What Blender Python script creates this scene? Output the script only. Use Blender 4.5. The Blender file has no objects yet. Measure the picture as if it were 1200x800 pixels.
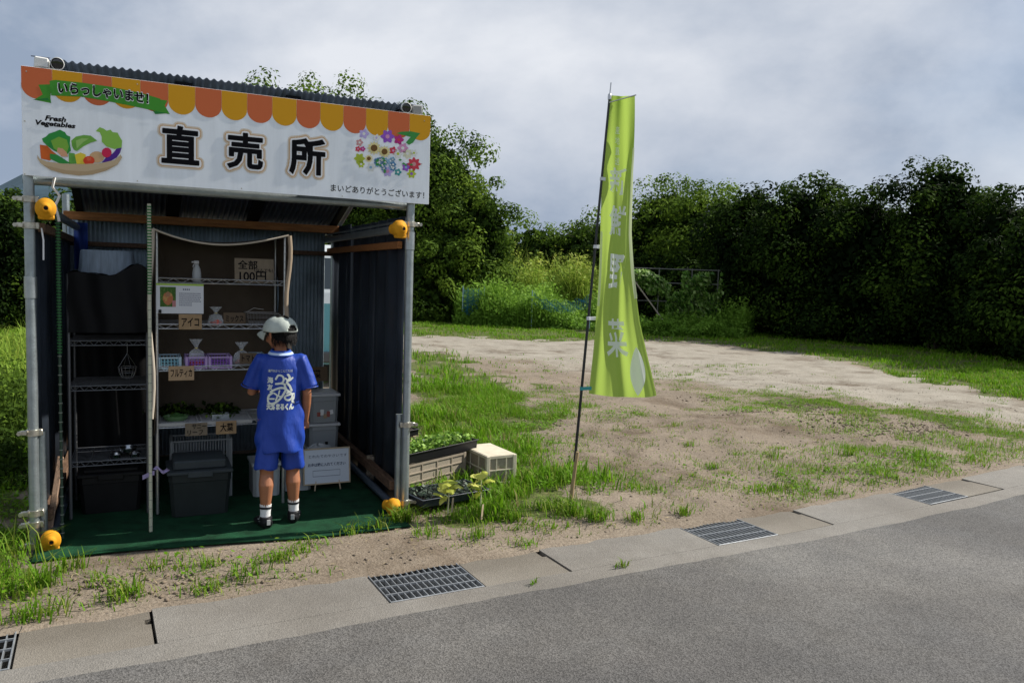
import bpy, bmesh, math, random
import numpy as np
from mathutils import Vector, Matrix, noise as mnoise
from mathutils.bvhtree import BVHTree
random.seed(7); RNG = np.random.default_rng(11)
S = bpy.context.scene; COL = S.collection
PI = math.pi
# ------------------------------------------------------------------ camera
YAW, PITCH, ROLL, FPX, CH = .491280, .0796395, .0315340, 918.97, 1.48
_f = np.array([math.sin(YAW)*math.cos(PITCH), math.cos(YAW)*math.cos(PITCH), -math.sin(PITCH)])
_r0 = np.array([math.cos(YAW), -math.sin(YAW), 0.]); _u0 = np.cross(_r0, _f)
_r = math.cos(ROLL)*_r0+math.sin(ROLL)*_u0; _u = -math.sin(ROLL)*_r0+math.cos(ROLL)*_u0
cd = bpy.data.cameras.new('camera'); cam = bpy.data.objects.new('camera', cd); COL.objects.link(cam)
cd.sensor_width = 36; cd.lens = FPX/1200*36; cd.clip_end = 6000; cd.clip_start = .05
cam.matrix_world = Matrix(((_r[0], _u[0], -_f[0], 0), (_r[1], _u[1], -_f[1], 0), (_r[2], _u[2], -_f[2], CH), (0, 0, 0, 1)))
S.camera = cam
# ------------------------------------------------------------------ light
SUN_EL, SUN_AZ = math.radians(42), math.radians(-5)      # azimuth from +X towards +Y
S.view_settings.view_transform = 'Standard'; S.view_settings.look = 'None'
S.view_settings.exposure = 0.55; S.view_settings.gamma = 1.0
w = bpy.data.worlds.new('World'); S.world = w; w.use_nodes = True
nt = w.node_tree; nt.nodes.clear(); N = nt.nodes; LK = nt.links
out = N.new('ShaderNodeOutputWorld'); bg = N.new('ShaderNodeBackground'); bg.inputs[1].default_value = .1
sky = N.new('ShaderNodeTexSky'); sky.sky_type = 'NISHITA'; sky.sun_disc = False
sky.sun_elevation = SUN_EL; sky.sun_rotation = math.radians(90)-SUN_AZ; sky.air_density = 1; sky.dust_density = .6; sky.ozone_density = 1.5
tc = N.new('ShaderNodeTexCoord'); mp = N.new('ShaderNodeMapping'); mp.inputs['Scale'].default_value = (1, 1, 1.7); mp.inputs['Location'].default_value = (-5.84, -13.62, 16.29)
n1 = N.new('ShaderNodeTexNoise'); n1.inputs['Scale'].default_value = 1.9; n1.inputs['Detail'].default_value = 8; n1.inputs['Roughness'].default_value = .56; n1.inputs['Distortion'].default_value = .15
n2 = N.new('ShaderNodeTexNoise'); n2.inputs['Scale'].default_value = 1.25; n2.inputs['Detail'].default_value = 5
LK.new(tc.outputs['Generated'], mp.inputs[0]); LK.new(mp.outputs[0], n1.inputs[0])
mp2 = N.new('ShaderNodeMapping'); mp2.inputs['Scale'].default_value = (1, 1, 2.2); mp2.inputs['Location'].default_value = (-1.3, 5.2, 2.0)
LK.new(tc.outputs['Generated'], mp2.inputs[0]); LK.new(mp2.outputs[0], n2.inputs[0])
rc = N.new('ShaderNodeValToRGB'); e = rc.color_ramp.elements
e[0].position = .40; e[0].color = (2.1, 2.6, 3.45, 1); e[1].position = .70; e[1].color = (5.4, 5.6, 6.0, 1)
x = e.new(.5); x.color = (3.35, 3.75, 4.45, 1)
rm = N.new('ShaderNodeValToRGB'); rm.color_ramp.elements[0].position = .36; rm.color_ramp.elements[1].position = .52
rm.color_ramp.elements[0].color = (.8, .8, .8, 1)
mx = N.new('ShaderNodeMixRGB')
LK.new(n1.outputs[0], rc.inputs[0]); LK.new(n2.outputs[0], rm.inputs[0]); LK.new(rm.outputs[0], mx.inputs[0])
LK.new(sky.outputs[0], mx.inputs[1]); LK.new(rc.outputs[0], mx.inputs[2]); LK.new(mx.outputs[0], bg.inputs[0]); LK.new(bg.outputs[0], out.inputs[0])
sl = bpy.data.lights.new('sun', 'SUN'); sl.energy = 4.8; sl.angle = math.radians(.5); sl.color = (1, .95, .86)
so = bpy.data.objects.new('sun', sl); COL.objects.link(so)
sd = Vector((math.cos(SUN_AZ)*math.cos(SUN_EL), math.sin(SUN_AZ)*math.cos(SUN_EL), math.sin(SUN_EL)))
so.rotation_euler = sd.to_track_quat('Z', 'Y').to_euler(); so.location = (20, 5, 30)
# ------------------------------------------------------------------ frames
A = -.05; L0 = (-.28, 4.64)
cA, sA = math.cos(A), math.sin(A)
def LW(x, y, z=0): return Vector((L0[0]+x*cA-y*sA, L0[1]+x*sA+y*cA, z))
def ray(px, py): return _f+_r*(px-600)/FPX-_u*(py-400)/FPX
def GP(px, py, z=0.):
    d = ray(px, py); t = (z-CH)/d[2]; return Vector((t*d[0], t*d[1], z))
def DP(px, Z, z=0.):
    """ground point under pixel column px at camera depth Z"""
    d = _f+_r*(px-600)/FPX; k = (Z*math.cos(PITCH))  # horizontal-ish
    h = np.array([d[0], d[1]]); return Vector((h[0]*Z, h[1]*Z, z))
def onY(px, py, yl):
    d = ray(px, py); n = np.array([-sA, cA, 0]); P0 = np.array(LW(0, yl, 0)); t = ((P0-[0, 0, CH])@n)/(d@n)
    P = np.array([0, 0, CH])+t*d; q = P-[L0[0], L0[1], 0]
    return (q[0]*cA+q[1]*sA, -q[0]*sA+q[1]*cA, q[2])
def bend(X):
    X = np.asarray(X, float); t = np.clip(X-3, 0, 6); return .012*t**2+np.clip(X-9, 0, None)*.13
# ------------------------------------------------------------------ noise
_P = np.random.default_rng(3).random((256, 256))
def vnoise(x, y):
    x = np.asarray(x, float); y = np.asarray(y, float)
    xi = np.floor(x).astype(int); yi = np.floor(y).astype(int); fx = x-xi; fy = y-yi
    fx = fx*fx*(3-2*fx); fy = fy*fy*(3-2*fy)
    g = lambda i, j: _P[i & 255, j & 255]
    return (g(xi, yi)*(1-fx)+g(xi+1, yi)*fx)*(1-fy)+(g(xi, yi+1)*(1-fx)+g(xi+1, yi+1)*fx)*fy
def fbm(x, y, o=4):
    s = 0; a = .5
    for i in range(o): s = s+a*vnoise(x*2**i+i*17.3, y*2**i+i*9.1); a *= .5
    return s
# ------------------------------------------------------------------ materials
MATS = {}
def mat(name, col, rough=.7, metal=0., var=.0, vscale=8., bump=0., bscale=60., col2=None, transl=0., alpha=1., attr=None, coat=0., stretch=None, spec=None, emis=None):
    if spec is None: spec = .5 if (metal > .2 or rough < .4 or coat > 0) else .2
    if name in MATS: return MATS[name]
    m = bpy.data.materials.new(name); m.use_nodes = True; t = m.node_tree; B = t.nodes['Principled BSDF']
    B.inputs['Base Color'].default_value = (*col, 1); B.inputs['Roughness'].default_value = rough; B.inputs['Metallic'].default_value = metal
    B.inputs['Coat Weight'].default_value = coat; B.inputs['Specular IOR Level'].default_value = spec
    if alpha < 1: B.inputs['Alpha'].default_value = alpha
    csrc = None
    if var > 0 or bump > 0:
        c = t.nodes.new('ShaderNodeTexCoord'); src = c.outputs['Object']
        if stretch:
            mm = t.nodes.new('ShaderNodeMapping'); mm.inputs['Scale'].default_value = stretch; t.links.new(src, mm.inputs[0]); src = mm.outputs[0]
    if attr:
        a = t.nodes.new('ShaderNodeAttribute'); a.attribute_name = 'var'; r = t.nodes.new('ShaderNodeValToRGB'); el = r.color_ramp.elements
        el[0].color = (*attr[0], 1); el[1].color = (*attr[-1], 1)
        for i, cc in enumerate(attr[1:-1]): q = el.new((i+1)/(len(attr)-1)); q.color = (*cc, 1)
        t.links.new(a.outputs['Fac'], r.inputs[0]); t.links.new(r.outputs[0], B.inputs['Base Color']); csrc = r.outputs[0]
    elif var > 0:
        n = t.nodes.new('ShaderNodeTexNoise'); n.inputs['Scale'].default_value = vscale; n.inputs['Detail'].default_value = 6; n.inputs['Roughness'].default_value = .6
        t.links.new(src, n.inputs[0]); r = t.nodes.new('ShaderNodeValToRGB'); r.color_ramp.elements[0].position = .3; r.color_ramp.elements[1].position = .7
        c2 = col2 or tuple(min(1, v*(1+var)) for v in col); c1 = col if col2 else tuple(v*(1-var) for v in col)
        r.color_ramp.elements[0].color = (*c1, 1); r.color_ramp.elements[1].color = (*c2, 1)
        t.links.new(n.outputs[0], r.inputs[0]); t.links.new(r.outputs[0], B.inputs['Base Color']); csrc = r.outputs[0]
    if bump > 0:
        n = t.nodes.new('ShaderNodeTexNoise'); n.inputs['Scale'].default_value = bscale; n.inputs['Detail'].default_value = 4
        t.links.new(src, n.inputs[0]); b = t.nodes.new('ShaderNodeBump'); b.inputs['Strength'].default_value = bump; b.inputs['Distance'].default_value = .01
        t.links.new(n.outputs[0], b.inputs['Height']); t.links.new(b.outputs[0], B.inputs['Normal'])
    if transl > 0:
        T = t.nodes.new('ShaderNodeBsdfTranslucent'); M = t.nodes.new('ShaderNodeMixShader'); M.inputs[0].default_value = transl
        T.inputs[0].default_value = (*col, 1)
        if csrc: t.links.new(csrc, T.inputs[0])
        o = t.nodes['Material Output']; t.links.new(B.outputs[0], M.inputs[1]); t.links.new(T.outputs[0], M.inputs[2]); t.links.new(M.outputs[0], o.inputs[0])
    MATS[name] = m; return m
def glassy(name, col, rough=.1, alpha=.35):
    return mat(name, col, rough, alpha=alpha, spec=.8)
# ------------------------------------------------------------------ mesh helpers
def mesh_np(name, V, F, m=None, var=None, smooth=False, mats=None, midx=None):
    V = np.asarray(V, np.float32); F = np.asarray(F, np.int32); me = bpy.data.meshes.new(name)
    k = F.shape[1]; me.vertices.add(len(V)); me.vertices.foreach_set('co', V.ravel())
    me.loops.add(F.size); me.loops.foreach_set('vertex_index', F.ravel()); me.polygons.add(len(F))
    me.polygons.foreach_set('loop_start', np.arange(0, F.size, k, dtype=np.int32)); me.polygons.foreach_set('loop_total', np.full(len(F), k, np.int32))
    if smooth: me.polygons.foreach_set('use_smooth', np.ones(len(F), bool))
    if var is not None:
        a = me.attributes.new('var', 'FLOAT', 'POINT'); a.data.foreach_set('value', np.asarray(var, np.float32))
    me.update(calc_edges=True)
    if m: me.materials.append(m)
    return me
def link(name, me, parent=None, loc=None, rz=None):
    o = bpy.data.objects.new(name, me); COL.objects.link(o)
    if parent: o.parent = parent
    if loc is not None: o.location = loc
    if rz is not None: o.rotation_euler = (0, 0, rz)
    return o
def tag(o, label=None, cat=None, group=None, kind=None):
    if label: o['label'] = label
    if cat: o['category'] = cat
    if group: o['group'] = group
    if kind: o['kind'] = kind
    return o
def thing(name, label, cat, loc=(0, 0, 0), rz=0., group=None):
    return tag(link(name, None, None, loc, rz), label, cat, group)
class MB:
    """collects primitives into ONE mesh"""
    def __init__(s): s.v = []; s.f = []; s.mi = []; s.sm = []; s.m = []
    def mat(s, m):
        if m not in s.m: s.m.append(m)
        return s.m.index(m)
    def add(s, V, F, m=None, smooth=False):
        b = len(s.v); s.v += [tuple(v) for v in V]; i = s.mat(m) if m else 0
        for f in F: s.f.append([b+j for j in f]); s.mi.append(i); s.sm.append(smooth)
        return s
    def box(s, c, d, rot=None, ch=0., m=None):
        x, y, z = d[0]/2, d[1]/2, d[2]/2
        if ch > 0:
            ch = min(ch, x*.45, y*.45, z*.45); V = []
            bm = bmesh.new(); bmesh.ops.create_cube(bm, size=1)
            for v in bm.verts: v.co = Vector((v.co.x*2*x, v.co.y*2*y, v.co.z*2*z))
            bmesh.ops.bevel(bm, geom=bm.edges[:], offset=ch, segments=1, affect='EDGES', clamp_overlap=True)
            bm.verts.index_update(); V = [v.co.copy() for v in bm.verts]; F = [[q.index for q in f.verts] for f in bm.faces]; bm.free()
        else:
            V = [Vector((a*x, b*y, c_*z)) for a in (-1, 1) for b in (-1, 1) for c_ in (-1, 1)]
            F = [(0, 1, 3, 2), (4, 6, 7, 5), (0, 4, 5, 1), (2, 3, 7, 6), (0, 2, 6, 4), (1, 5, 7, 3)]
        if rot is not None: V = [rot @ v for v in V]
        C = Vector(c); return s.add([v+C for v in V], F, m)
    def tube(s, P, r, n=10, m=None, cap=True, smooth=True, up=None):
        P = [Vector(p) for p in P]; R = r if isinstance(r, (list, tuple)) else [r]*len(P); V = []; F = []
        pu = None
        for i, p in enumerate(P):
            d = (P[min(i+1, len(P)-1)]-P[max(i-1, 0)]).normalized()
            if pu is None:
                a = Vector(up) if up else (Vector((0, 0, 1)) if abs(d.z) < .9 else Vector((0, 1, 0)))
            else: a = pu
            sx = d.cross(a).normalized(); uy = sx.cross(d).normalized(); pu = uy
            rx, ry = R[i] if isinstance(R[i], (tuple, list)) else (R[i], R[i])
            for k in range(n):
                t = 2*PI*k/n; V.append(p+sx*math.cos(t)*rx+uy*math.sin(t)*ry)
        for i in range(len(P)-1):
            for k in range(n):
                a = i*n+k; b = i*n+(k+1) % n; F.append((a, b, b+n, a+n))
        if cap: F.append(list(range(n))[::-1]); F.append([(len(P)-1)*n+k for k in range(n)])
        return s.add(V, F, m, smooth)
    def lathe(s, prof, c=(0, 0, 0), n=20, m=None, rot=None, sc=(1, 1)):
        V = []; F = []; C = Vector(c)
        for r, z in prof:
            for k in range(n):
                t = 2*PI*k/n; v = Vector((r*math.cos(t)*sc[0], r*math.sin(t)*sc[1], z)); V.append(C+(rot @ v if rot is not None else v))
        for i in range(len(prof)-1):
            for k in range(n):
                a = i*n+k; b = i*n+(k+1) % n; F.append((a, b, b+n, a+n))
        return s.add(V, F, m, True)
    def grid(s, fn, nu, nv, m=None, smooth=True):
        V = [fn(i/nu, j/nv) for j in range(nv+1) for i in range(nu+1)]
        F = [(j*(nu+1)+i, j*(nu+1)+i+1, (j+1)*(nu+1)+i+1, (j+1)*(nu+1)+i) for j in range(nv) for i in range(nu)]
        return s.add(V, F, m, smooth)
    def build(s, name, m=None, parent=None, loc=None, rz=None):
        me = bpy.data.meshes.new(name); me.from_pydata(s.v, [], s.f)
        ms = s.m or ([m] if m else [])
        for q in ms: me.materials.append(q)
        if m and not s.m: pass
        me.polygons.foreach_set('use_smooth', s.sm)
        if s.m: me.polygons.foreach_set('material_index', s.mi)
        me.update()
        if any(s.sm):
            try: me.set_sharp_from_angle(angle=math.radians(40))
            except Exception: pass
        return link(name, me, parent, loc, rz)
def RX(a): return Matrix.Rotation(a, 3, 'X')
def RY(a): return Matrix.Rotation(a, 3, 'Y')
def RZ(a): return Matrix.Rotation(a, 3, 'Z')
def solid(o, t, off=0.):
    md = o.modifiers.new('thickness', 'SOLIDIFY'); md.thickness = t; md.offset = off; return o
# --- lettering: glyph meshes from the built-in typeface, remapped onto any surface
_G = {}
def glyphs(body, bold=0., res=3, shear=0., spacing=1.):
    k = (body, bold, res, shear, spacing)
    if k in _G: return _G[k]
    c = bpy.data.curves.new('lettering', 'FONT'); c.body = body; c.offset = bold; c.size = 1; c.resolution_u = res; c.shear = shear; c.space_character = spacing
    o = bpy.data.objects.new('lettering', c); COL.objects.link(o); dg = bpy.context.evaluated_depsgraph_get()
    me = bpy.data.meshes.new_from_object(o.evaluated_get(dg))
    V = np.array([v.co[:2] for v in me.vertices]); F = [list(p.vertices) for p in me.polygons]
    bpy.data.objects.remove(o); bpy.data.curves.remove(c); bpy.data.meshes.remove(me)
    V -= V.min(0); _G[k] = (V, F, V.max(0)); return _G[k]
def letter(mb, body, u0, v0, u1, v1, fn, m, bold=0., res=3, shear=0., spacing=1.):
    V, F, mxx = glyphs(body, bold, res, shear, spacing)
    return mb.add([fn(u0+(u1-u0)*a/mxx[0], v0+(v1-v0)*b/mxx[1]) for a, b in V], F, m)
def raster_glyph(body, wd, ht, pad, step, grow, bold=0.):
    """runs of a dilated glyph as rectangles (x0,x1,y0,y1)"""
    V, F, mxx = glyphs(body, bold); V = V/mxx*[wd, ht]
    nx = int((wd+2*pad)/step); ny = int((ht+2*pad)/step)
    X, Y = np.meshgrid((np.arange(nx)+.5)*step-pad, (np.arange(ny)+.5)*step-pad); M = np.zeros(X.shape, bool)
    for f in F:
        for i in range(1, len(f)-1):
            a, b, c = V[f[0]], V[f[i]], V[f[i+1]]
            x0, x1 = min(a[0], b[0], c[0]), max(a[0], b[0], c[0]); y0, y1 = min(a[1], b[1], c[1]), max(a[1], b[1], c[1])
            i0, i1 = max(0, int((x0+pad)/step)-1), int((x1+pad)/step)+2; j0, j1 = max(0, int((y0+pad)/step)-1), int((y1+pad)/step)+2
            x = X[j0:j1, i0:i1]; y = Y[j0:j1, i0:i1]
            s1 = (b[0]-a[0])*(y-a[1])-(b[1]-a[1])*(x-a[0]); s2 = (c[0]-b[0])*(y-b[1])-(c[1]-b[1])*(x-b[0]); s3 = (a[0]-c[0])*(y-c[1])-(a[1]-c[1])*(x-c[0])
            M[j0:j1, i0:i1] |= ((s1 >= 0) & (s2 >= 0) & (s3 >= 0)) | ((s1 <= 0) & (s2 <= 0) & (s3 <= 0))
    return runs(dilate(M, grow/step), step, pad)
def dilate(M, r):
    k = int(math.ceil(r)); O = M.copy()
    for dy in range(-k, k+1):
        for dx in range(-k, k+1):
            if dx*dx+dy*dy <= r*r: O |= np.roll(np.roll(M, dy, 0), dx, 1)
    return O
def runs(M, step, pad):
    R = []
    for j in range(M.shape[0]):
        r = np.flatnonzero(np.diff(np.concatenate([[0], M[j].astype(int), [0]])))
        for a, b in zip(r[::2], r[1::2]): R.append((a*step-pad, b*step-pad, j*step-pad, (j+1)*step-pad))
    return R
# ------------------------------------------------------------------ shared materials
galv = mat('galvanised_pipe', (.33, .37, .38), .42, .75, .18, 14, .15, 90)
zinc = mat('zinc_clamp', (.5, .47, .4), .4, .9, .3, 40)
yellow = mat('yellow_plastic', (.62, .28, .012), .75, 0, .12, 20)
dkmetal = mat('dark_corrugated', (.035, .048, .068), .42, .25, .3, 3, .04, 30, spec=.4)
dkside = mat('black_corrugated', (.04, .05, .066), .4, .2, .3, 3, spec=.35)
wood_o = mat('orange_timber', (.33, .14, .05), .75, 0, .35, 5, .2, 60, stretch=(2, 20, 20))
wood_b = mat('brown_timber', (.14, .085, .055), .8, 0, .4, 5, .3, 60, stretch=(14, 3, 14))
wood_l = mat('pale_timber', (.5, .4, .27), .7, 0, .25, 8, .2, 60)
blackp = mat('black_plastic', (.012, .012, .013), .45, 0, .2, 10)
ink = mat('black_ink', (.007, .007, .009), .8, spec=.05)
white = mat('white_print', (.8, .8, .8), .5)
chrome = mat('rack_wire', (.55, .55, .55), .3, .8, .1, 30)
blackwire = mat('black_rack_wire', (.16, .165, .175), .35, .5)
card = mat('cardboard', (.34, .23, .13), .85, 0, .15, 25, .1, 80)
# ================================================================== GROUND
GY0 = 3.66                      # back edge of the gutter
def wpoly(pts): return np.array([list(GP(*p))[:2] for p in pts])
def inside(P, poly):
    x, y = P[:, 0], P[:, 1]; r = np.zeros(len(P), bool); n = len(poly)
    for i in range(n):
        x1, y1 = poly[i]; x2, y2 = poly[(i+1) % n]
        c = ((y1 > y) != (y2 > y)) & (x < (x2-x1)*(y-y1)/(y2-y1+1e-12)+x1); r ^= c
    return r
# outlines of grassy areas (traced, then laid on the ground), with density 0..1 and blade height
ZN = [([(476, 408), (505, 414), (548, 428), (600, 455), (640, 478), (640, 500), (600, 520), (560, 520), (476, 560)], 1.0, .13),
      ([(476, 520), (600, 515), (650, 545), (700, 575), (720, 600), (690, 622), (640, 612), (560, 610), (476, 604)], .75, .11),
      ([(560, 480), (650, 480), (690, 520), (700, 560), (600, 560)], .30, .07),
      ([(650, 556), (700, 560), (730, 600), (700, 632), (655, 632), (640, 590)], .9, .14),
      ([(440, 606), (560, 606), (650, 620), (600, 640), (520, 640), (440, 622)], .35, .06),
      ([(560, 608), (660, 612), (740, 615), (700, 628), (600, 640)], .55, .08),
      ([(850, 458), (960, 466), (1120, 490), (1300, 528), (1300, 552), (1100, 508), (940, 482), (850, 470)], .55, .06), ([(560, 418), (700, 424), (820, 440), (800, 455), (640, 446), (560, 430)], .2, .035),
      ([(720, 612), (745, 598), (768, 612), (748, 622)], .8, .1), ([(780, 596), (815, 590), (818, 604), (792, 612)], .6, .09),
      ([(480, 352), (700, 352), (900, 362), (1300, 380), (1300, 492), (1090, 445), (960, 418), (800, 398), (640, 400), (470, 392)], 1.0, .09),
      ([(900, 480), (1010, 485), (1100, 510), (1200, 500), (1280, 520), (1280, 545), (1180, 548), (1020, 575), (960, 560), (1060, 540), (990, 510), (900, 500)], .3, .08),
      ([(860, 560), (930, 545), (1000, 560), (1010, 577), (900, 592), (868, 588)], .42, .08),
      ([(1000, 515), (1110, 520), (1200, 510), (1260, 530), (1120, 560), (1010, 578), (985, 560)], .42, .09),
      ([(893, 525), (930, 525), (935, 545), (900, 545)], .6, .1), ([(980, 520), (1005, 520), (1000, 545), (975, 540)], .6, .12),
      ([(620, 450), (660, 450), (660, 464), (625, 464)], .7, .06), ([(710, 482), (760, 485), (760, 498), (715, 496)], .5, .05),
      ([(820, 543), (850, 543), (850, 556), (822, 556)], .6, .08), ([(780, 548), (812, 548), (812, 560), (785, 560)], .4, .06),
      ([(840, 475), (905, 478), (900, 495), (850, 490)], .5, .06), ([(600, 560), (650, 540), (640, 600), (600, 600)], .8, .12),
      ([(480, 440), (600, 440), (560, 425), (480, 425)], .5, .06), ([(560, 440), (720, 445), (700, 470), (580, 462)], .16, .05),
      ([(0, 340), (100, 340), (100, 500), (45, 655), (-300, 700), (-600, 500)], .9, .11),
      ([(-200, 660), (45, 650), (62, 690), (20, 712), (-200, 745)], .7, .1),
      ([(45, 648), (150, 655), (170, 690), (60, 715)], .35, .08), ([(0, 700), (60, 690), (75, 722), (0, 735)], .8, .12),
      ([(130, 668), (190, 662), (195, 700), (140, 708)], .55, .1), ([(205, 680), (355, 645), (362, 660), (340, 678), (205, 703)], .5, .08),
      ([(400, 600), (470, 604), (470, 625), (385, 628)], .5, .08), ([(455, 600), (482, 600), (485, 622), (455, 625)], .9, .09)]
ZW = [(wpoly(p), d, h) for p, d, h in ZN]
def density(P):
    d = np.zeros(len(P)); h = np.full(len(P), .05)
    for poly, dd, hh in ZW:
        lo, hi = poly.min(0)-.6, poly.max(0)+.6
        near = (P[:, 0] > lo[0]) & (P[:, 0] < hi[0]) & (P[:, 1] > lo[1]) & (P[:, 1] < hi[1])
        if not near.any(): continue
        idx = np.flatnonzero(near); w_ = .12+.02*np.hypot(P[idx, 0], P[idx, 1])
        J = P[idx]+np.stack([(vnoise(P[idx, 0]*3.1, P[idx, 1]*3.1)-.5)*w_*3, (vnoise(P[idx, 0]*3.1+50, P[idx, 1]*3.1)-.5)*w_*3], 1)
        acc = np.zeros(len(idx))
        for ja in range(7): acc += inside(J+np.stack([w_*1.3*math.cos(ja*.9)*(.4+.1*ja), w_*1.3*math.sin(ja*.9)*(.4+.1*ja)], 1), poly)/7.
        q_ = acc*dd; u_ = q_ > d[idx]; d[idx[u_]] = q_[u_]; h[idx[u_]] = hh*(.45+.55*acc[u_])
    return d, h
def gz(x, y):
    x = np.asarray(x, float); y = np.asarray(y, float); yy = y-bend(x)-GY0
    a = np.clip(yy/.25, 0, 1)
    bank = .07*np.exp(-((yy-2.1-.25*np.sin(x*1.3))/.35)**2)*np.clip((x-4)/2, 0, 1)*np.clip((9.5-x)/2, 0, 1)
    st = ((x > -.45) & (x < 1.75) & (y > 4.2) & (y < 6.9))
    far = np.clip((np.hypot(x, y)-30)/200, 0, 1)
    z = (.005+a*(.012+(fbm(x*1.1, y*1.1)-.5)*.05+(fbm(x*6, y*6, 3)-.45)*.028+(fbm(x*2.7+4, y*2.7, 3)-.45)*.055*np.clip(yy*2-.5, 0, 1))+a*bank)+far*2.0
    return np.where(st, .004, z)
def build_ground():
    xs = 3+np.sinh(np.linspace(-6.4, 6.6, 520))*.9; ys = np.concatenate([[-.045, -.02], np.sinh(np.linspace(0, 7.0, 420))*.75])
    X, Yr = np.meshgrid(xs, ys); edge = (vnoise(X*9, 0*X)-.5)*.03+(vnoise(X*40, 0*X)-.5)*.012
    Y = GY0+bend(X)+Yr+edge*np.clip(1-Yr*4, 0, 1)
    Z = gz(X, Y); Z[0] = -.005; Z[1] = .004
    n = len(xs); V = np.stack([X, Y, Z], -1).reshape(-1, 3)
    i = np.arange(len(ys)-1)[:, None]*n+np.arange(n-1)[None]; F = np.stack([i, i+1, i+n+1, i+n], -1).reshape(-1, 4)
    d, h = density(V[:, :2]); p = V[:, :2]
    farm = np.clip((np.hypot(p[:, 0], p[:, 1])-26)/6, 0, 1); d = np.maximum(d, farm)
    d = np.where((p[:, 0] < -.6) & (p[:, 1] > 4.6), np.maximum(d, .9), d)
    me = mesh_np('ground', V, F, None, var=d, smooth=True)
    tp_ = wpoly([(440, 388), (640, 399), (800, 400), (960, 420), (1090, 447), (1300, 495), (1300, 532), (1120, 492), (950, 463), (800, 447), (600, 424), (440, 412)]); tr = np.zeros(len(p))
    wj = .05*np.hypot(p[:, 0], p[:, 1])
    for ja in range(9): tr += inside(p+np.stack([wj*math.cos(ja*2.4)*ja/9+(vnoise(p[:, 0]*1.3, p[:, 1]*1.3)-.5)*1.2, wj*math.sin(ja*2.4)*ja/9], 1), tp_)/9.
    at = me.attributes.new('track', 'FLOAT', 'POINT'); at.data.foreach_set('value', tr.astype(np.float32))
    m = bpy.data.materials.new('sandy_soil_and_turf'); m.use_nodes = True; t = m.node_tree; B = t.nodes['Principled BSDF']; B.inputs['Roughness'].default_value = .95; B.inputs['Specular IOR Level'].default_value = .15
    nn = t.nodes.new; c = nn('ShaderNodeTexCoord'); a = nn('ShaderNodeAttribute'); a.attribute_name = 'var'
    def noi(sc, det=6, ro=.6, st=None):
        q = nn('ShaderNodeTexNoise'); q.inputs['Scale'].default_value = sc; q.inputs['Detail'].default_value = det; q.inputs['Roughness'].default_value = ro
        if st:
            mm = nn('ShaderNodeMapping'); mm.inputs['Scale'].default_value = st; t.links.new(c.outputs['Object'], mm.inputs[0]); t.links.new(mm.outputs[0], q.inputs[0])
        else: t.links.new(c.outputs['Object'], q.inputs[0])
        return q.outputs[0]
    def ramp(src, a0, c0, a1, c1):
        q = nn('ShaderNodeValToRGB'); q.color_ramp.elements[0].position = a0; q.color_ramp.elements[0].color = (*c0, 1); q.color_ramp.elements[1].position = a1; q.color_ramp.elements[1].color = (*c1, 1)
        t.links.new(src, q.inputs[0]); return q.outputs[0]
    def mix(f, c1, c2, ty='MIX'):
        q = nn('ShaderNodeMixRGB'); q.blend_type = ty
        for k, v in ((0, f), (1, c1), (2, c2)):
            if isinstance(v, (float, int)): q.inputs[k].default_value = v
            else: t.links.new(v, q.inputs[k])
        return q.outputs[0]
    soil = ramp(noi(1.3, 8, .65), .3, (.175, .142, .108), .7, (.275, .228, .178)); trk = ramp(noi(2.2, 8, .6), .3, (.25, .225, .185), .7, (.355, .328, .28))
    a2 = nn('ShaderNodeAttribute'); a2.attribute_name = 'track'; sand = mix(a2.outputs['Fac'], soil, trk)
    dark = ramp(noi(.9, 8, .7), .52, (0, 0, 0), .66, (1, 1, 1)); fine = ramp(noi(55, 5, .7), .35, (.72, .7, .67), .65, (1.12, 1.12, 1.12))
    brown = nn('ShaderNodeRGB'); brown.outputs[0].default_value = (.095, .066, .042, 1)
    dm = nn('ShaderNodeMath'); dm.operation = 'MULTIPLY'; dm.inputs[1].default_value = .7; t.links.new(dark, dm.inputs[0])
    s1 = mix(dm.outputs[0], sand, brown.outputs[0]); s2 = mix(1., s1, fine, 'MULTIPLY')
    turf = ramp(noi(14, 7, .7), .35, (.045, .055, .018), .68, (.13, .15, .045))
    # edge of turf broken up by noise
    ad = nn('ShaderNodeMath'); ad.operation = 'ADD'; t.links.new(a.outputs['Fac'], ad.inputs[0]); t.links.new(noi(5, 8, .75), ad.inputs[1])
    tf = ramp(ad.outputs[0], .95, (0, 0, 0), 1.6, (1, 1, 1))
    t.links.new(mix(tf, s2, turf), B.inputs['Base Color'])
    bp = nn('ShaderNodeBump'); bp.inputs['Strength'].default_value = .7; bp.inputs['Distance'].default_value = .03
    t.links.new(mix(.5, noi(9, 9, .7), noi(70, 4, .6)), bp.inputs['Height']); t.links.new(bp.outputs[0], B.inputs['Normal'])
    me.materials.append(m); tag(link('ground', me), kind='structure')
    mb = MB(); mb.add([(-3000, -3000, -.6), (3000, -3000, -.6), (3000, 3000, -.6), (-3000, 3000, -.6)], [(0, 1, 2, 3)])
    tag(mb.build('terrain', mat('far_turf', (.08, .11, .03), .95, var=.4, vscale=.1)), kind='structure')
build_ground()
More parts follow.
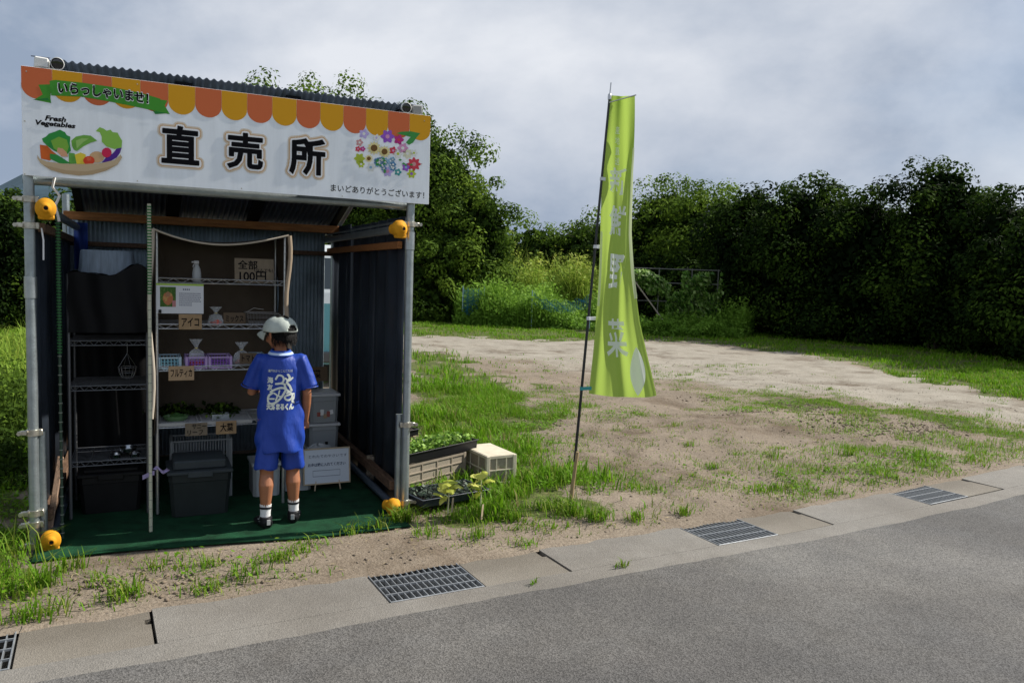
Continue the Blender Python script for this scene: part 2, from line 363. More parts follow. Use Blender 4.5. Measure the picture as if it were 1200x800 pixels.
# ---- road
def concrete_mat(name, c1, c2, agg=.5, cracks=False):
    m = bpy.data.materials.new(name); m.use_nodes = True; t = m.node_tree; B = t.nodes['Principled BSDF']; B.inputs['Roughness'].default_value = .88; B.inputs['Specular IOR Level'].default_value = .25
    nn = t.nodes.new; c = nn('ShaderNodeTexCoord')
    def noi(sc, det, ro):
        q = nn('ShaderNodeTexNoise'); q.inputs['Scale'].default_value = sc; q.inputs['Detail'].default_value = det; q.inputs['Roughness'].default_value = ro; t.links.new(c.outputs['Object'], q.inputs[0]); return q.outputs[0]
    def ramp(s, a0, k0, a1, k1):
        q = nn('ShaderNodeValToRGB'); q.color_ramp.elements[0].position = a0; q.color_ramp.elements[0].color = (*k0, 1); q.color_ramp.elements[1].position = a1; q.color_ramp.elements[1].color = (*k1, 1); t.links.new(s, q.inputs[0]); return q.outputs[0]
    def mul(a, b, f=1.):
        q = nn('ShaderNodeMixRGB'); q.blend_type = 'MULTIPLY'; q.inputs[0].default_value = f; t.links.new(a, q.inputs[1]); t.links.new(b, q.inputs[2]); return q.outputs[0]
    base = ramp(noi(1.7, 7, .65), .3, c1, .7, c2)
    vo = nn('ShaderNodeTexVoronoi'); vo.inputs['Scale'].default_value = 185; t.links.new(c.outputs['Object'], vo.inputs[0])
    sp = nn('ShaderNodeSeparateColor'); t.links.new(vo.outputs['Color'], sp.inputs[0])
    g = ramp(sp.outputs[0], .05, (1-agg,)*3, .95, (1+agg,)*3)
    f = ramp(noi(260, 2, .6), .35, (.8,)*3, .65, (1.15,)*3); st = ramp(noi(.55, 6, .7), .42, (.84, .82, .8), .6, (1.05,)*3)
    o = mul(mul(mul(base, g), f), st)
    if cracks:
        wv = nn('ShaderNodeTexNoise'); wv.inputs['Scale'].default_value = 3; wv.inputs['Detail'].default_value = 5; t.links.new(c.outputs['Object'], wv.inputs[0]); ms = nn('ShaderNodeMixRGB'); ms.inputs[0].default_value = .22; t.links.new(c.outputs['Object'], ms.inputs[1]); t.links.new(wv.outputs['Color'], ms.inputs[2])
        v2 = nn('ShaderNodeTexVoronoi'); v2.feature = 'DISTANCE_TO_EDGE'; v2.inputs['Scale'].default_value = .45; t.links.new(ms.outputs[0], v2.inputs[0]); cr = ramp(v2.outputs['Distance'], .0, (.84,)*3, .0035, (1.,)*3); o = mul(o, cr, .8)
        pt = ramp(noi(.28, 3, .5), .46, (.86, .87, .89), .56, (1.06, 1.05, 1.03)); o = mul(o, pt)
    t.links.new(o, B.inputs['Base Color'])
    # t.links.new(o, B.inputs['Base Color'])
    b = nn('ShaderNodeBump'); b.inputs['Strength'].default_value = .5; b.inputs['Distance'].default_value = .004; t.links.new(vo.outputs['Distance'], b.inputs['Height']); t.links.new(b.outputs[0], B.inputs['Normal'])
    return m
ROADE = 3.13
asph = concrete_mat('worn_asphalt', (.094, .092, .091), (.138, .133, .126), .42, True)
conc = concrete_mat('gutter_concrete', (.165, .155, .14), (.225, .212, .192), .14)
lidc = concrete_mat('lid_concrete', (.15, .135, .112), (.20, .18, .152), .09)
def strip(name, y0, y1, xs, z, m, ny=1, wob=0.):
    xs = np.asarray(xs); V = []; F = []
    for j in range(ny+1):
        yy = y0+(y1-y0)*j/ny
        for x in xs: V.append((x, yy+bend(x)+(wob*(float(vnoise(x*3, 1.5))-.5)+wob*.5*(float(vnoise(x*17, 7.5))-.5) if j == ny else 0), z))
    n = len(xs)
    for j in range(ny):
        for i in range(n-1): F.append((j*n+i, j*n+i+1, (j+1)*n+i+1, (j+1)*n+i))
    mb = MB(); mb.add(V, F); return tag(mb.build(name, m), kind='structure')
rx = np.concatenate([np.linspace(-60, -4, 15)[:-1], np.linspace(-4, 12, 160), np.linspace(12, 120, 20)[1:]])
strip('asphalt_road', -9, ROADE, rx, .004, asph, 1, .04)
# ---- gutter: concrete kerb strip with pits, lids and steel grates
PIT0, PIT1 = 3.285, 3.655; HL = .482; GSX = [-2.72, -.765, 1.175, 3.14, 5.15, 7.12, 9.1]   # left ends of the grates
gut = tag(link('gutter', None), kind='structure')
def gbox(mb, x0, x1, y0, y1, z0, z1, ch=.006):
    n = max(1, int((x1-x0)/.5)); V = []; F = []
    for i in range(n+1):
        x = x0+(x1-x0)*i/n; b = float(bend(x))
        for y, z in ((y0, z0), (y0, z1-ch), (y0+ch, z1), (y1-ch, z1), (y1, z1-ch), (y1, z0)): V.append((x, y+b, z))
    for i in range(n):
        for k in range(6): a = i*6+k; c = i*6+(k+1) % 6; F.append((a, c, c+6, a+6))
    F.append(list(range(6))); F.append([n*6+k for k in range(6)][::-1]); mb.add(V, F, None)
mb = MB(); gbox(mb, -30, 40, 3.0, PIT0, -.36, .0, .003); mb.build('front_rail', conc, gut)
mb = MB(); gbox(mb, -30, 40, PIT1, 3.76, -.36, .0, .003); mb.build('back_rail', conc, gut)
mb = MB(); gbox(mb, -30, 40, PIT0-.02, PIT1+.02, -.42, -.33, .003); mb.build('channel_floor', mat('dark_concrete', (.05, .045, .04), .8), gut)  # channel floor coloured darker than the rails
gbox_ = MB(); gbox(gbox_, -30, GSX[0]-.006, PIT0+.0015, PIT1-.0015, -.1, .0, .003); gbox_.build('cover_slab', conc, gut); gbox_ = MB(); gbox(gbox_, GSX[-1]+2*HL+.012, 40, PIT0+.0015, PIT1-.0015, -.1, .0, .003); gbox_.build('cover_slab', conc, gut)
for k in range(-2, 4):
    for x0, x1 in ((GSX[k+2]+2*HL+.012, GSX[k+3]-.006),):
        mb = MB(); gbox(mb, x0, x1, PIT0+.0015, PIT1-.0015, -.1, .0, .003); mb.build('cover_slab', conc, gut)
steel = mat('grate_steel', (.3, .315, .33), .5, .6, .25, 30)
gd = {-2: 'at the left edge of the picture', -1: 'cut off by the bottom left corner, in front of the stall', 0: 'in front of the whiteboard and potted crates', 1: 'to the right of the green banner stake', 2: 'farthest right, by the dry weeds'}
gp = {}
for k in range(-1, 3):
    a = GSX[k+2]+.004; b = float(bend(a+HL/2)); sl_ = float(bend(a+HL)-bend(a))/HL
    t = thing('drain_grate', 'steel gutter grate '+gd[k], 'drain grate', (a, (PIT0+PIT1)/2+b, 0), math.atan(sl_), 'steel grates along the gutter')
    W_, D_ = HL-.008, PIT1-PIT0-.006
    if not gp:
        mb = MB(); mb.box((0, 0, 0), (.004, D_, .03)); gp['bar'] = mb
        mb = MB(); mb.box((0, 0, 0), (W_, .006, .012)); gp['rod'] = mb
    bars = None
    for s_ in (-1, 1):
        mb = MB(); mb.box((W_/2, s_*(D_/2-.004), -.014), (W_, .008, .03), ch=.001); mb.build('frame_bar', steel, t)
        mb = MB(); mb.box((W_/2+s_*(W_/2-.003), 0, -.0145), (.006, D_-.017, .029), ch=.001); mb.build('frame_bar', steel, t)
    for i in range(1, 15):
        if bars is None: mb = MB(); mb.box((0, 0, -.016), (.0045, D_-.017, .026)); o = mb.build('bearing_bar', steel, t); bars = o.data; o.location = (W_*i/15, 0, 0)
        else: link('bearing_bar', bars, t, (W_*i/15, 0, 0))
    for j in range(1, 4):
        mb = MB(); mb.box((W_/2, -D_/2+D_*j/4, -.0045), (W_-.012, .007, .009)); mb.build('cross_rod', steel, t)
ld = {-1: 'left of the stall opening, its lifting notch by a black gap', 0: 'beside the grate below the seedling crates', 1: 'beside the grate right of the green banner', 2: 'at the far right end of the gutter'}
for k in range(-1, 3):
    a = GSX[k+2]+HL+.006; b = float(bend(a+HL/2)); sl_ = float(bend(a+HL)-bend(a))/HL
    t = thing('gutter_lid', 'tan concrete gutter lid '+ld[k], 'concrete lid', (a, (PIT0+PIT1)/2+b, 0), math.atan(sl_), 'concrete lids along the gutter')
    D_ = PIT1-PIT0-.008; mb = MB(); W2 = HL-.006
    # slab with a lifting notch in its right edge
    z0, z1 = -.07, -.004; yn0, yn1 = (.02, .075) if k < 0 else (.06, .15); nw = .022
    outl = [(0, -D_/2), (W2, -D_/2), (W2, yn0), (W2-nw, yn0+.004), (W2-nw, yn1-.004), (W2, yn1), (W2, D_/2), (0, D_/2)]
    n = len(outl); V = [(x_, y_, z0) for x_, y_ in outl]+[(x_, y_, z1) for x_, y_ in outl]
    F = [[n+i for i in range(n)], list(range(n))[::-1]]+[(i, (i+1) % n, n+(i+1) % n, n+i) for i in range(n)]
    mb.add(V, F); mb.build('slab', lidc, t)
# ================================================================== VEGETATION
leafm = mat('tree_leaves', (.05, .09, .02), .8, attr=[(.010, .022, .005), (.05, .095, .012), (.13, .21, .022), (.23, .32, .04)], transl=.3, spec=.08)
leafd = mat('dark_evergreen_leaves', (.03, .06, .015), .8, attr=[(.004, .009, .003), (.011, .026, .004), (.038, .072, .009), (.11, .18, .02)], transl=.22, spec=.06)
bark = mat('bark', (.09, .07, .05), .9, 0, .4, 12, .5, 40)
def leaves_np(P, Nn, size, rng, aspect=.55):
    """kite-shaped leaves at P with normals Nn"""
    n = len(P); r = rng.normal(size=(n, 3)); t1 = np.cross(Nn, r); t1 /= np.linalg.norm(t1, axis=1)[:, None]+1e-9
    t2 = np.cross(Nn, t1); s = (size*(.6+.8*rng.random(n)))[:, None]
    V = np.stack([P-t1*s*.5, P+t2*s*.5*aspect+Nn*s*.06, P+t1*s*.5, P-t2*s*.5*aspect+Nn*s*.06], 1).reshape(-1, 3)
    return V, np.arange(n*4).reshape(-1, 4)
def crown_np(rng, r, cz, nl, size, nclump=70, lean=(0, 0), droop=0., flat=.8, core=.3, cr=(.17, .34)):
    """r=(rx,ry,rz) ellipsoid; clumps of leaves"""
    c = rng.normal(size=(nclump, 3)); c /= (np.abs(c)**2.7).sum(1)[:, None]**(1/2.7); rad = .62+.42*rng.random(nclump)**.7
    c = c*rad[:, None]; c[:, 2] = np.where(c[:, 2] < 0, c[:, 2]*.9, c[:, 2]); C = c*np.array(r)
    CR = (cr[0]+(cr[1]-cr[0])*rng.random(nclump))*np.mean(r)*(1.1-.35*np.clip(c[:, 2], 0, 1))
    w_ = CR**2; k = rng.choice(nclump, int(nl*(1-core)), p=w_/w_.sum()); d = rng.normal(size=(len(k), 3)); d /= np.linalg.norm(d, axis=1)[:, None]
    rr = (.55+.5*rng.random(len(k))**.6); P = C[k]+d*(CR[k]*rr)[:, None]*[1, 1, flat]
    Nn = d*1.0+rng.normal(size=d.shape)*.33+[0, 0, .3]; Nn /= np.linalg.norm(Nn, axis=1)[:, None]
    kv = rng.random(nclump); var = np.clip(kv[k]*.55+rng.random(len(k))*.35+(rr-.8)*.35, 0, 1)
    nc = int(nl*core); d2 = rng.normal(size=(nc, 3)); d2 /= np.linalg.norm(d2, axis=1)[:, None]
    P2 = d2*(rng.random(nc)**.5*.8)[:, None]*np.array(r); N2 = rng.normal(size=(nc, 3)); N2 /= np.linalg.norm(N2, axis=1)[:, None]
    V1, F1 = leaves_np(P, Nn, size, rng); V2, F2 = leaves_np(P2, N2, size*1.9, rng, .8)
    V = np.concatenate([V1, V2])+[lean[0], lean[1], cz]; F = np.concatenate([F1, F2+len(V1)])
    return V, F, np.repeat(np.concatenate([var, rng.random(nc)*.3]), 4)  # core leaves coloured darker, inner shade painted into the crown
def tree(label, px, Z, top, wpx, nl, size=.12, seed=0, m=None, base=.12, nclump=80, depth=None, cat='tree', name='tree', flat=.8, group='trees behind the lot', core=.3, cr=(.17, .34)):
    rng = np.random.default_rng(seed+100); g = DP(px, Z); hz = 307.7+.0315*px
    h = (hz-top)*Z/FPX+CH; rx_ = wpx*Z/FPX/2; g.z = float(gz(g.x, g.y))
    t = thing(name, label, cat, g, 0, group)
    z0 = h*base; rz_ = (h-z0)/2; z0 -= rz_*.10; rz_ *= .93; V, F, va = crown_np(rng, (rx_, depth or rx_*.9, rz_), z0+rz_, nl, size, nclump, flat=flat, core=core, cr=cr)
    V[:, 2] = np.maximum(V[:, 2], .03)
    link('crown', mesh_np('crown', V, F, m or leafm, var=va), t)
    mb = MB(); hh = h*.72; q = rng.random(8)-.5
    mb.tube([(0, 0, -.1), (q[0]*.2, q[1]*.2, hh*.35), (q[2]*.5, q[3]*.4, hh*.7), (q[4]*.6, q[5]*.6, hh)], [h*.028, h*.021, h*.014, h*.005], 8)
    for i in range(6):
        a_ = rng.random()*6.28; zz = hh*(.25+.1*i); mb.tube([(q[0]*.2, q[1]*.2, zz), (math.cos(a_)*rx_*.35, math.sin(a_)*rx_*.35, zz+h*.1), (math.cos(a_)*rx_*.7, math.sin(a_)*rx_*.6, zz+h*.17)], [h*.011, h*.007, h*.003], 6)
    mb.build('trunk', bark, t); return t
T = [  # label, px, Z, top, width, leaves, size, material, base
 ('leafy treetop showing above the stall roof, left part', 318, 30, 64, 150, 17000, .15, leafm, .15),
 ('leafy treetop above the right end of the stall roof', 432, 30, 88, 130, 17000, .15, leafm, .15),
 ('leafy treetop above the middle of the stall roof', 378, 30.5, 74, 150, 17000, .15, leafm, .15),
 ('tall dark round tree just right of the shop sign', 498, 29, 126, 150, 34000, .13, leafm, .12),
 ('bright green tree flank sloping down right of the tall tree', 552, 27, 192, 92, 22000, .12, leafm, .08),
 ('broad low tree in the gap between sign and banner, left one', 630, 36, 250, 140, 15000, .15, leafm, .08),
 ('broad low dark tree right behind the banner pole', 700, 35, 242, 140, 16000, .15, leafm, .08),
 ('rounded bright-topped tree right of the banner', 778, 33, 198, 130, 26000, .13, leafm, .1),
 ('bushy tree with tiered top left of the dark hedge', 835, 31, 200, 130, 24000, .13, leafm, .06),
 ('dark evergreen at the left end of the tall hedge', 876, 25, 188, 115, 26000, .12, leafd, .03),
 ('dark evergreen with a feathery top, second in the tall hedge', 938, 23, 182, 125, 28000, .11, leafd, .02),
 ('dark evergreen in the middle of the tall hedge', 1010, 21.5, 200, 125, 28000, .11, leafd, .02),
 ('tallest dark evergreen with loose sprigs against the sky', 1095, 20, 150, 118, 30000, .10, leafd, .02),
 ('dark evergreen between tallest one and the right picture edge', 1170, 18.5, 204, 120, 28000, .10, leafd, .02),
 ('dark evergreen cut by the right edge of the picture', 1250, 17, 196, 180, 22000, .10, leafd, .02),
 ('dark bushy tree left of the stall, under the blue hill', -5, 17, 192, 100, 22000, .09, leafd, .04),
 ('second dark bushy tree behind the left post of the stall', 70, 19, 215, 110, 16000, .1, leafd, .04),
 ('tree behind the stall hidden mostly by the sign', 170, 27, 150, 190, 9000, .2, leafm, .06),
]
for i, (lb, px, Z, tp, wd, nl, sz, mm, ba) in enumerate(T):
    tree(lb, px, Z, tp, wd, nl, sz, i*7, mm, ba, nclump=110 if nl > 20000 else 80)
mates = [(o.location.copy(), o) for o in COL.objects if o.get('category') == 'tree' and 'evergreen' in o['label']]
for (q_, o_), pl_ in zip(mates, ('leftmost', 'second from the left', 'third from the left', 'fourth from the left', 'fifth from the left', 'rightmost')):      # added unseen row of tree copies, blocking the sun behind the hedge
    c_ = o_.copy(); COL.objects.link(c_); v_ = Vector((q_.x, q_.y, 0)).normalized()*2.6; c_.location = q_+v_+Vector((1.6, 0, 0)); c_.scale = (1.1, 1.1, .93); c_.rotation_euler = (0, 0, 2.1); c_['label'] = 'tree added unseen behind the tall hedge to block the sun, '+pl_; c_['group'] = 'added sun-blocking row behind the hedge'
    for ch in list(o_.children): k_ = ch.copy(); COL.objects.link(k_); k_.parent = c_
# hedge depth behind: fuller flanks so that the evergreen row is closed to the ground
for i, (px, Z, tp, wd, lb) in enumerate([(858, 28, 262, 90, 'low dark shrub filling the left foot of the tall hedge'), (910, 25.5, 268, 110, 'low dark shrub at the hedge foot under the feathery evergreen'), (970, 23.2, 262, 115, 'low dark shrub at the foot of the hedge middle'), (1045, 21.6, 258, 125, 'low dark shrub under the tallest evergreen'),
                              (1130, 20, 262, 125, 'low dark shrub at the hedge foot towards the right'), (1215, 18.3, 262, 140, 'low dark shrub at the right picture edge'), (1320, 17, 240, 150, 'dark shrub beyond the right picture edge')]):
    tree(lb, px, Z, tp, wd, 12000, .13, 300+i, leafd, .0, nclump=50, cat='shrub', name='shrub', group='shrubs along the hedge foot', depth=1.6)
for i, (px, Z, tp, wd, nl, mm, lb) in enumerate([(505, 26, 262, 86, 14000, leafm, 'glossy green bush low beside the right stall post'), (575, 31, 285, 80, 7000, leafm, 'bush behind the yellow-green reeds'), (650, 34, 300, 90, 5000, leafd, 'dark bush under the broad low trees'),
                                    (745, 30, 290, 90, 8000, leafd, 'dark bush behind the vine trellis, left'), (815, 29, 290, 100, 9000, leafd, 'dark bush behind the vine trellis, right'), (395, 27, 230, 100, 9000, leafm, 'bush seen under the sign right of the stall roof')]):
    tree(lb, px, Z, tp, wd, nl, .12, 400+i, mm, .0, nclump=50, cat='bush', name='bush', group='bushes below the trees')
# ---- blades
def blades_np(P, H, W_, rng, bendf=.5, var=None):
    n = len(P); a = rng.random(n)*2*PI; d = np.stack([np.cos(a), np.sin(a), 0*a], 1); s = np.stack([-np.sin(a), np.cos(a), 0*a], 1)
    H = H[:, None]; W_ = W_[:, None] if np.ndim(W_) else W_; b = (bendf*(.25+rng.random(n)*1.1))[:, None]
    up = np.array([0, 0, 1.]); m1 = P+up*H*.55+d*H*b*.25; tp = P+up*H*(1-.28*b)+d*H*b*.85
    V = np.stack([P-s*W_*.5, P+s*W_*.5, m1+s*W_*.38, m1-s*W_*.38, tp], 1).reshape(-1, 3); i = np.arange(n)[:, None]*5
    F = np.concatenate([i+[0, 1, 2], i+[0, 2, 3], i+[3, 2, 4]])
    v = rng.random(n) if var is None else var; return V, F, np.repeat(v, 5)
grassm = mat('grass_blades', (.1, .17, .03), .6, attr=[(.34, .28, .12), (.22, .28, .04), (.095, .22, .008), (.17, .35, .015)], transl=.4, spec=.12)
def scatter(name, poly_or_box, n, hscale, wd, seed, kind_fn=None, dry=.08, minh=.0, label=None):
    rng = np.random.default_rng(seed); x0, x1, y0, y1 = poly_or_box
    P = np.stack([x0+(x1-x0)*rng.random(n), y0+(y1-y0)*rng.random(n)], 1)
    P = P[P[:, 1] > GY0+bend(P[:, 0])+.0]
    d, h = density(P)
    if kind_fn is not None: d, h = kind_fn(P, d, h)
    cl = fbm(P[:, 0]*2.3, P[:, 1]*2.3, 4); c2 = vnoise(P[:, 0]*9+3, P[:, 1]*9)
    keep = rng.random(len(P)) < d**1.3*np.clip(.25+(cl-.36)*5*(1.2-.2*d)+(c2-.45)*1.6*(1.15-d), 0.0, 1)
    q = (P[:, 0] > -.32) & (P[:, 0] < 1.66) & (P[:, 1] > 4.34+.1*np.sin(P[:, 0]*3)) & (P[:, 1] < 7)
    keep &= ~q; P = P[keep]; h = h[keep]; cl = cl[keep]; c2 = c2[keep]; k = len(P)
    H = h*(.35+.75*rng.random(k))*(.6+1.0*(cl-.2)+.5*(c2-.3))*hscale; H = np.maximum(H, .015)
    P3 = np.concatenate([P, (gz(P[:, 0], P[:, 1])-.004)[:, None]], 1)
    v = np.clip(.38+.62*rng.random(k)+(cl-.45)*.6, 0, 1); v = np.where(rng.random(k) < dry+.25*np.clip(.5-d[keep], 0, 1), rng.random(k)*.3, v)
    V, F, va = blades_np(P3, H, wd*(.6+.8*rng.random(k)), rng, .75, v)
    return tag(link(name, mesh_np(name, V, F, grassm, var=va)), label, 'grass', kind='stuff')
scatter('grass', (-4, 9.5, 3.55, 9.5), 420000, .8, .005, 21, label='grass and weeds on the near verge, around the stall and crates')
scatter('grass', (9.5, 20, 4, 9), 120000, 1.1, .011, 24, label='grass beside the track at the right')
scatter('grass', (-6, 32, 9, 30), 330000, 1.15, .016, 22, label='grass strip beyond the sandy track, up to the trees')
scatter('grass', (-3, 9.5, 3.6, 9.0), 300000, 1.0, .0045, 31, lambda P, d, h: (np.where(d > .02, np.minimum(1, d**.5*.9), 0), np.full(len(P), .03)), dry=.3, label='short matted grass creeping over the soil')
scatter('weeds', (2.1, 3.4, 3.7, 8), 9000, 1.5, .011, 23, label='broader weeds among the grass behind the crates')
# single tufts on the bare lot
def tufts(name, n, seed, box, label):
    rng = np.random.default_rng(seed); P = np.stack([box[0]+(box[1]-box[0])*rng.random(n), box[2]+(box[3]-box[2])*rng.random(n)], 1)
    P = P[(P[:, 1] > GY0+bend(P[:, 0])+.05) & (fbm(P[:, 0]*.8+9, P[:, 1]*.8) > .44) & ~((P[:, 0] > -.35) & (P[:, 0] < 1.75) & (P[:, 1] > 4.15) & (P[:, 1] < 7))]
    Q = []; HH = []
    for p in P:
        k = rng.integers(6, 34); r = .02+.05*rng.random(); Q.append(np.concatenate([p+rng.normal(size=(k, 2))*r*[1.4, 1], ], 0)); HH.append(np.full(k, .018+.05*rng.random()**2)*(.6+.6*rng.random(k)))
    Q = np.concatenate(Q); HH = np.concatenate(HH); P3 = np.concatenate([Q, (gz(Q[:, 0], Q[:, 1])-.003)[:, None]], 1)
    V, F, va = blades_np(P3, HH, .006*(.6+.8*rng.random(len(Q))), rng, 1.1, np.clip(.2+.7*rng.random(len(Q)), 0, 1)); tag(link(name, mesh_np(name, V, F, grassm, var=va)), label, 'weeds', kind='stuff')
tufts('weeds', 1500, 5, (-1, 11, 3.7, 11), 'scattered weed tufts on the bare sandy lot')
# pebbles and clods
def pebbles():
    rng = np.random.default_rng(9); n = 17000; P = np.stack([-1.2+12*rng.random(n)**1.0, 3.7+8*rng.random(n)**1.3], 1); P = P[(P[:, 1] > GY0+bend(P[:, 0])) & ~((P[:, 0] > -.3) & (P[:, 0] < 1.75) & (P[:, 1] > 4.3) & (P[:, 1] < 7))]
    n = len(P); o = np.array([(1, 0, 0), (0, 1, 0), (-1, 0, 0), (0, -1, 0), (0, 0, 1), (0, 0, -.6)])*1.0
    s = .0025+.011*rng.random(n)**5; z = gz(P[:, 0], P[:, 1]); V = o[None]*s[:, None, None]*(.6+.7*rng.random((n, 6, 1))); V[:, :, 2] *= .6
    V += np.stack([P[:, 0], P[:, 1], z+s*.15], 1)[:, None]; F = np.array([(0, 1, 4), (1, 2, 4), (2, 3, 4), (3, 0, 4), (1, 0, 5), (2, 1, 5), (3, 2, 5), (0, 3, 5)])
    F = (F[None]+np.arange(n)[:, None, None]*6).reshape(-1, 3)
    tag(link('pebbles', mesh_np('pebbles', V.reshape(-1, 3), F, mat('pebble_stone', (.17, .14, .11), .9, var=.4, vscale=5))), 'small stones and clods on the sandy soil', 'pebbles', kind='stuff')
pebbles()
def clods():
    rng = np.random.default_rng(19); n = 2600; P = []
    for (px, py, r, k) in ((930, 478, .5, 300), (1000, 500, .7, 500), (1060, 506, .7, 500), (880, 488, .4, 250), (1110, 500, .5, 200), (820, 470, .4, 120), (980, 480, .6, 300), (620, 500, .5, 120), (200, 690, .25, 120), (110, 690, .2, 120)):
        g = GP(px, py); P.append(np.stack([g.x+rng.normal(size=k)*r*.6, g.y+rng.normal(size=k)*r*.35], 1))
    P = np.concatenate(P); P = P[P[:, 1] > GY0+bend(P[:, 0])+.03]; n = len(P); s_ = .004+.016*rng.random(n)**3; z = gz(P[:, 0], P[:, 1])
    o = np.array([(1, 0, 0), (0, 1, 0), (-1, 0, 0), (0, -1, 0), (0, 0, 1), (0, 0, -.6)])*1.0; V = o[None]*s_[:, None, None]*(.6+.8*rng.random((n, 6, 1))); V[:, :, 2] *= .7; V += np.stack([P[:, 0], P[:, 1], z+s_*.2], 1)[:, None]
    F = np.array([(0, 1, 4), (1, 2, 4), (2, 3, 4), (3, 0, 4), (1, 0, 5), (2, 1, 5), (3, 2, 5), (0, 3, 5)]); F = (F[None]+np.arange(n)[:, None, None]*6).reshape(-1, 3)
    tag(link('soil_clods', mesh_np('soil_clods', V.reshape(-1, 3), F, mat('dark_soil', (.19, .15, .11), .95, var=.3, vscale=5))), 'dark lumps of turned soil on the bare lot', 'clods', kind='stuff')
clods()
def broadleaf():
    rng = np.random.default_rng(29); n = 90000; P = np.stack([-2+10*rng.random(n), 3.7+4.5*rng.random(n)], 1); P = P[(P[:, 1] > GY0+bend(P[:, 0])+.03) & ~((P[:, 0] > -.34) & (P[:, 0] < 1.7) & (P[:, 1] > 4.3) & (P[:, 1] < 7))]
    d, h = density(P); c = fbm(P[:, 0]*1.7+30, P[:, 1]*1.7, 3); P = P[rng.random(len(P)) < np.clip((d-.12)*1.1, 0, .8)*np.clip((c-.42)*9, 0, 1)]
    n = len(P); Q = np.concatenate([P, (gz(P[:, 0], P[:, 1])+.012+.05*rng.random(n)**1.5)[:, None]], 1); Nn = rng.normal(size=Q.shape)*.35+[0, 0, 1]; Nn /= np.linalg.norm(Nn, axis=1)[:, None]
    V, F = leaves_np(Q, Nn, .028, rng, .62); tag(link('weeds', mesh_np('weeds', V, F, grassm, var=np.repeat(np.clip(.5+.5*rng.random(n), 0, 1), 4))), 'low broad-leaved weeds between the grass blades', 'weeds', kind='stuff')
    k = 2600; P = np.stack([-1+9*rng.random(k), 3.72+3.5*rng.random(k)], 1); P = P[(P[:, 1] > GY0+bend(P[:, 0])) & ~((P[:, 0] > -.34) & (P[:, 0] < 1.7) & (P[:, 1] > 4.3) & (P[:, 1] < 7))]; Q = np.concatenate([P, (gz(P[:, 0], P[:, 1])+.006)[:, None]], 1); Nn = rng.normal(size=Q.shape)*.2+[0, 0, 1]; Nn /= np.linalg.norm(Nn, axis=1)[:, None]
    V, F = leaves_np(Q, Nn, .05, rng, .1); tag(link('litter', mesh_np('litter', V, F, mat('straw', (.3, .24, .14), .9, var=.4, vscale=3))), 'dead stalks and straw lying on the soil', 'litter', kind='stuff')
broadleaf()
# ---- reeds, lush weeds, left field
def stand(name, label, poly, n, h0, h1, wd, seed, m, bf=.35, cat='reeds', plumes=False, leafy=False):
    rng = np.random.default_rng(seed); W_ = np.array([list(DP(px, Z))[:2] for px, Z in poly]); lo, hi = W_.min(0), W_.max(0)
    P = lo+(hi-lo)*rng.random((n, 2)); P = P[inside(P, W_)]; k = len(P); cl = fbm(P[:, 0]*1.2, P[:, 1]*1.2)
    H = (h0+(h1-h0)*rng.random(k))*(.12+np.clip(cl-.27, 0, 1)*3.2)*(.8+.4*vnoise(P[:, 0]*.7, P[:, 1]*3)); P3 = np.concatenate([P, gz(P[:, 0], P[:, 1])[:, None]], 1)
    v = np.clip(.15+.7*cl+.35*(rng.random(k)-.3), 0, 1); V, F, va = blades_np(P3, H, wd*(.6+.8*rng.random(k)), rng, bf, v)
    if leafy:
        j = rng.integers(0, k, k*3); fr = rng.random(len(j)); Q = P3[j]+rng.normal(size=(len(j), 3))*[.08, .08, 0]; Q[:, 2] += H[j]*fr
        Nn = rng.normal(size=Q.shape)*.6+[0, -.3, .8]; Nn /= np.linalg.norm(Nn, axis=1)[:, None]; V2, F2 = leaves_np(Q, Nn, leafy, rng, .45)
        F2 = np.concatenate([F2[:, [0, 1, 2]], F2[:, [0, 2, 3]]])+len(V); V = np.concatenate([V, V2]); F = np.concatenate([F, F2]); va = np.concatenate([va, np.repeat(np.clip(v[j]+.15*fr, 0, 1), 4)])
    return tag(link(name, mesh_np(name, V, F, m, var=va)), label, cat, kind='stuff')
reedm = mat('reed_leaves', (.2, .25, .05), .6, attr=[(.04, .09, .015), (.13, .25, .03), (.24, .36, .045), (.38, .42, .08)], transl=.4, spec=.1)
lushm = mat('lush_leaves', (.1, .2, .03), .6, attr=[(.03, .07, .012), (.09, .19, .02), (.16, .30, .035), (.26, .42, .06)], transl=.4, spec=.1)
stand('reeds', 'tall yellow-green reeds below the trees right of the stall', [(492, 27.5), (560, 27.5), (700, 27.5), (700, 31), (600, 32), (492, 32)], 26000, 1.2, 1.65, .035, 31, reedm, .35, leafy=.16)
stand('tall_weeds', 'lush green weeds in front of the reeds', [(534, 24), (600, 23.4), (690, 23.6), (700, 26.5), (540, 27)], 16000, .7, 1.15, .03, 32, lushm, .5, 'weeds', leafy=.13)
stand('tall_weeds', 'weeds at the foot of the vine trellis and hedge', [(740, 22.3), (860, 21.5), (880, 23.5), (740, 24.5)], 11000, .35, .75, .03, 33, lushm, .7, 'weeds', leafy=.1)
stand('tall_grass', 'rough tall grass left of the stall in front of the dark trees', [(-160, 9), (46, 8.6), (60, 16), (-160, 17)], 16000, .15, .42, .016, 34, reedm, .8, 'grass')
stand('shade_dark_plants', 'leafy growth beside the left stall post, coloured dark for the stall shade', [(-70, 5.1), (22, 5.0), (30, 8.3), (-110, 8.5)], 7000, .15, .42, .010, 35, leafd, .9, 'shade_dark_plants', leafy=.05)  # dark leaf material stands in for the stall's shade on these plants
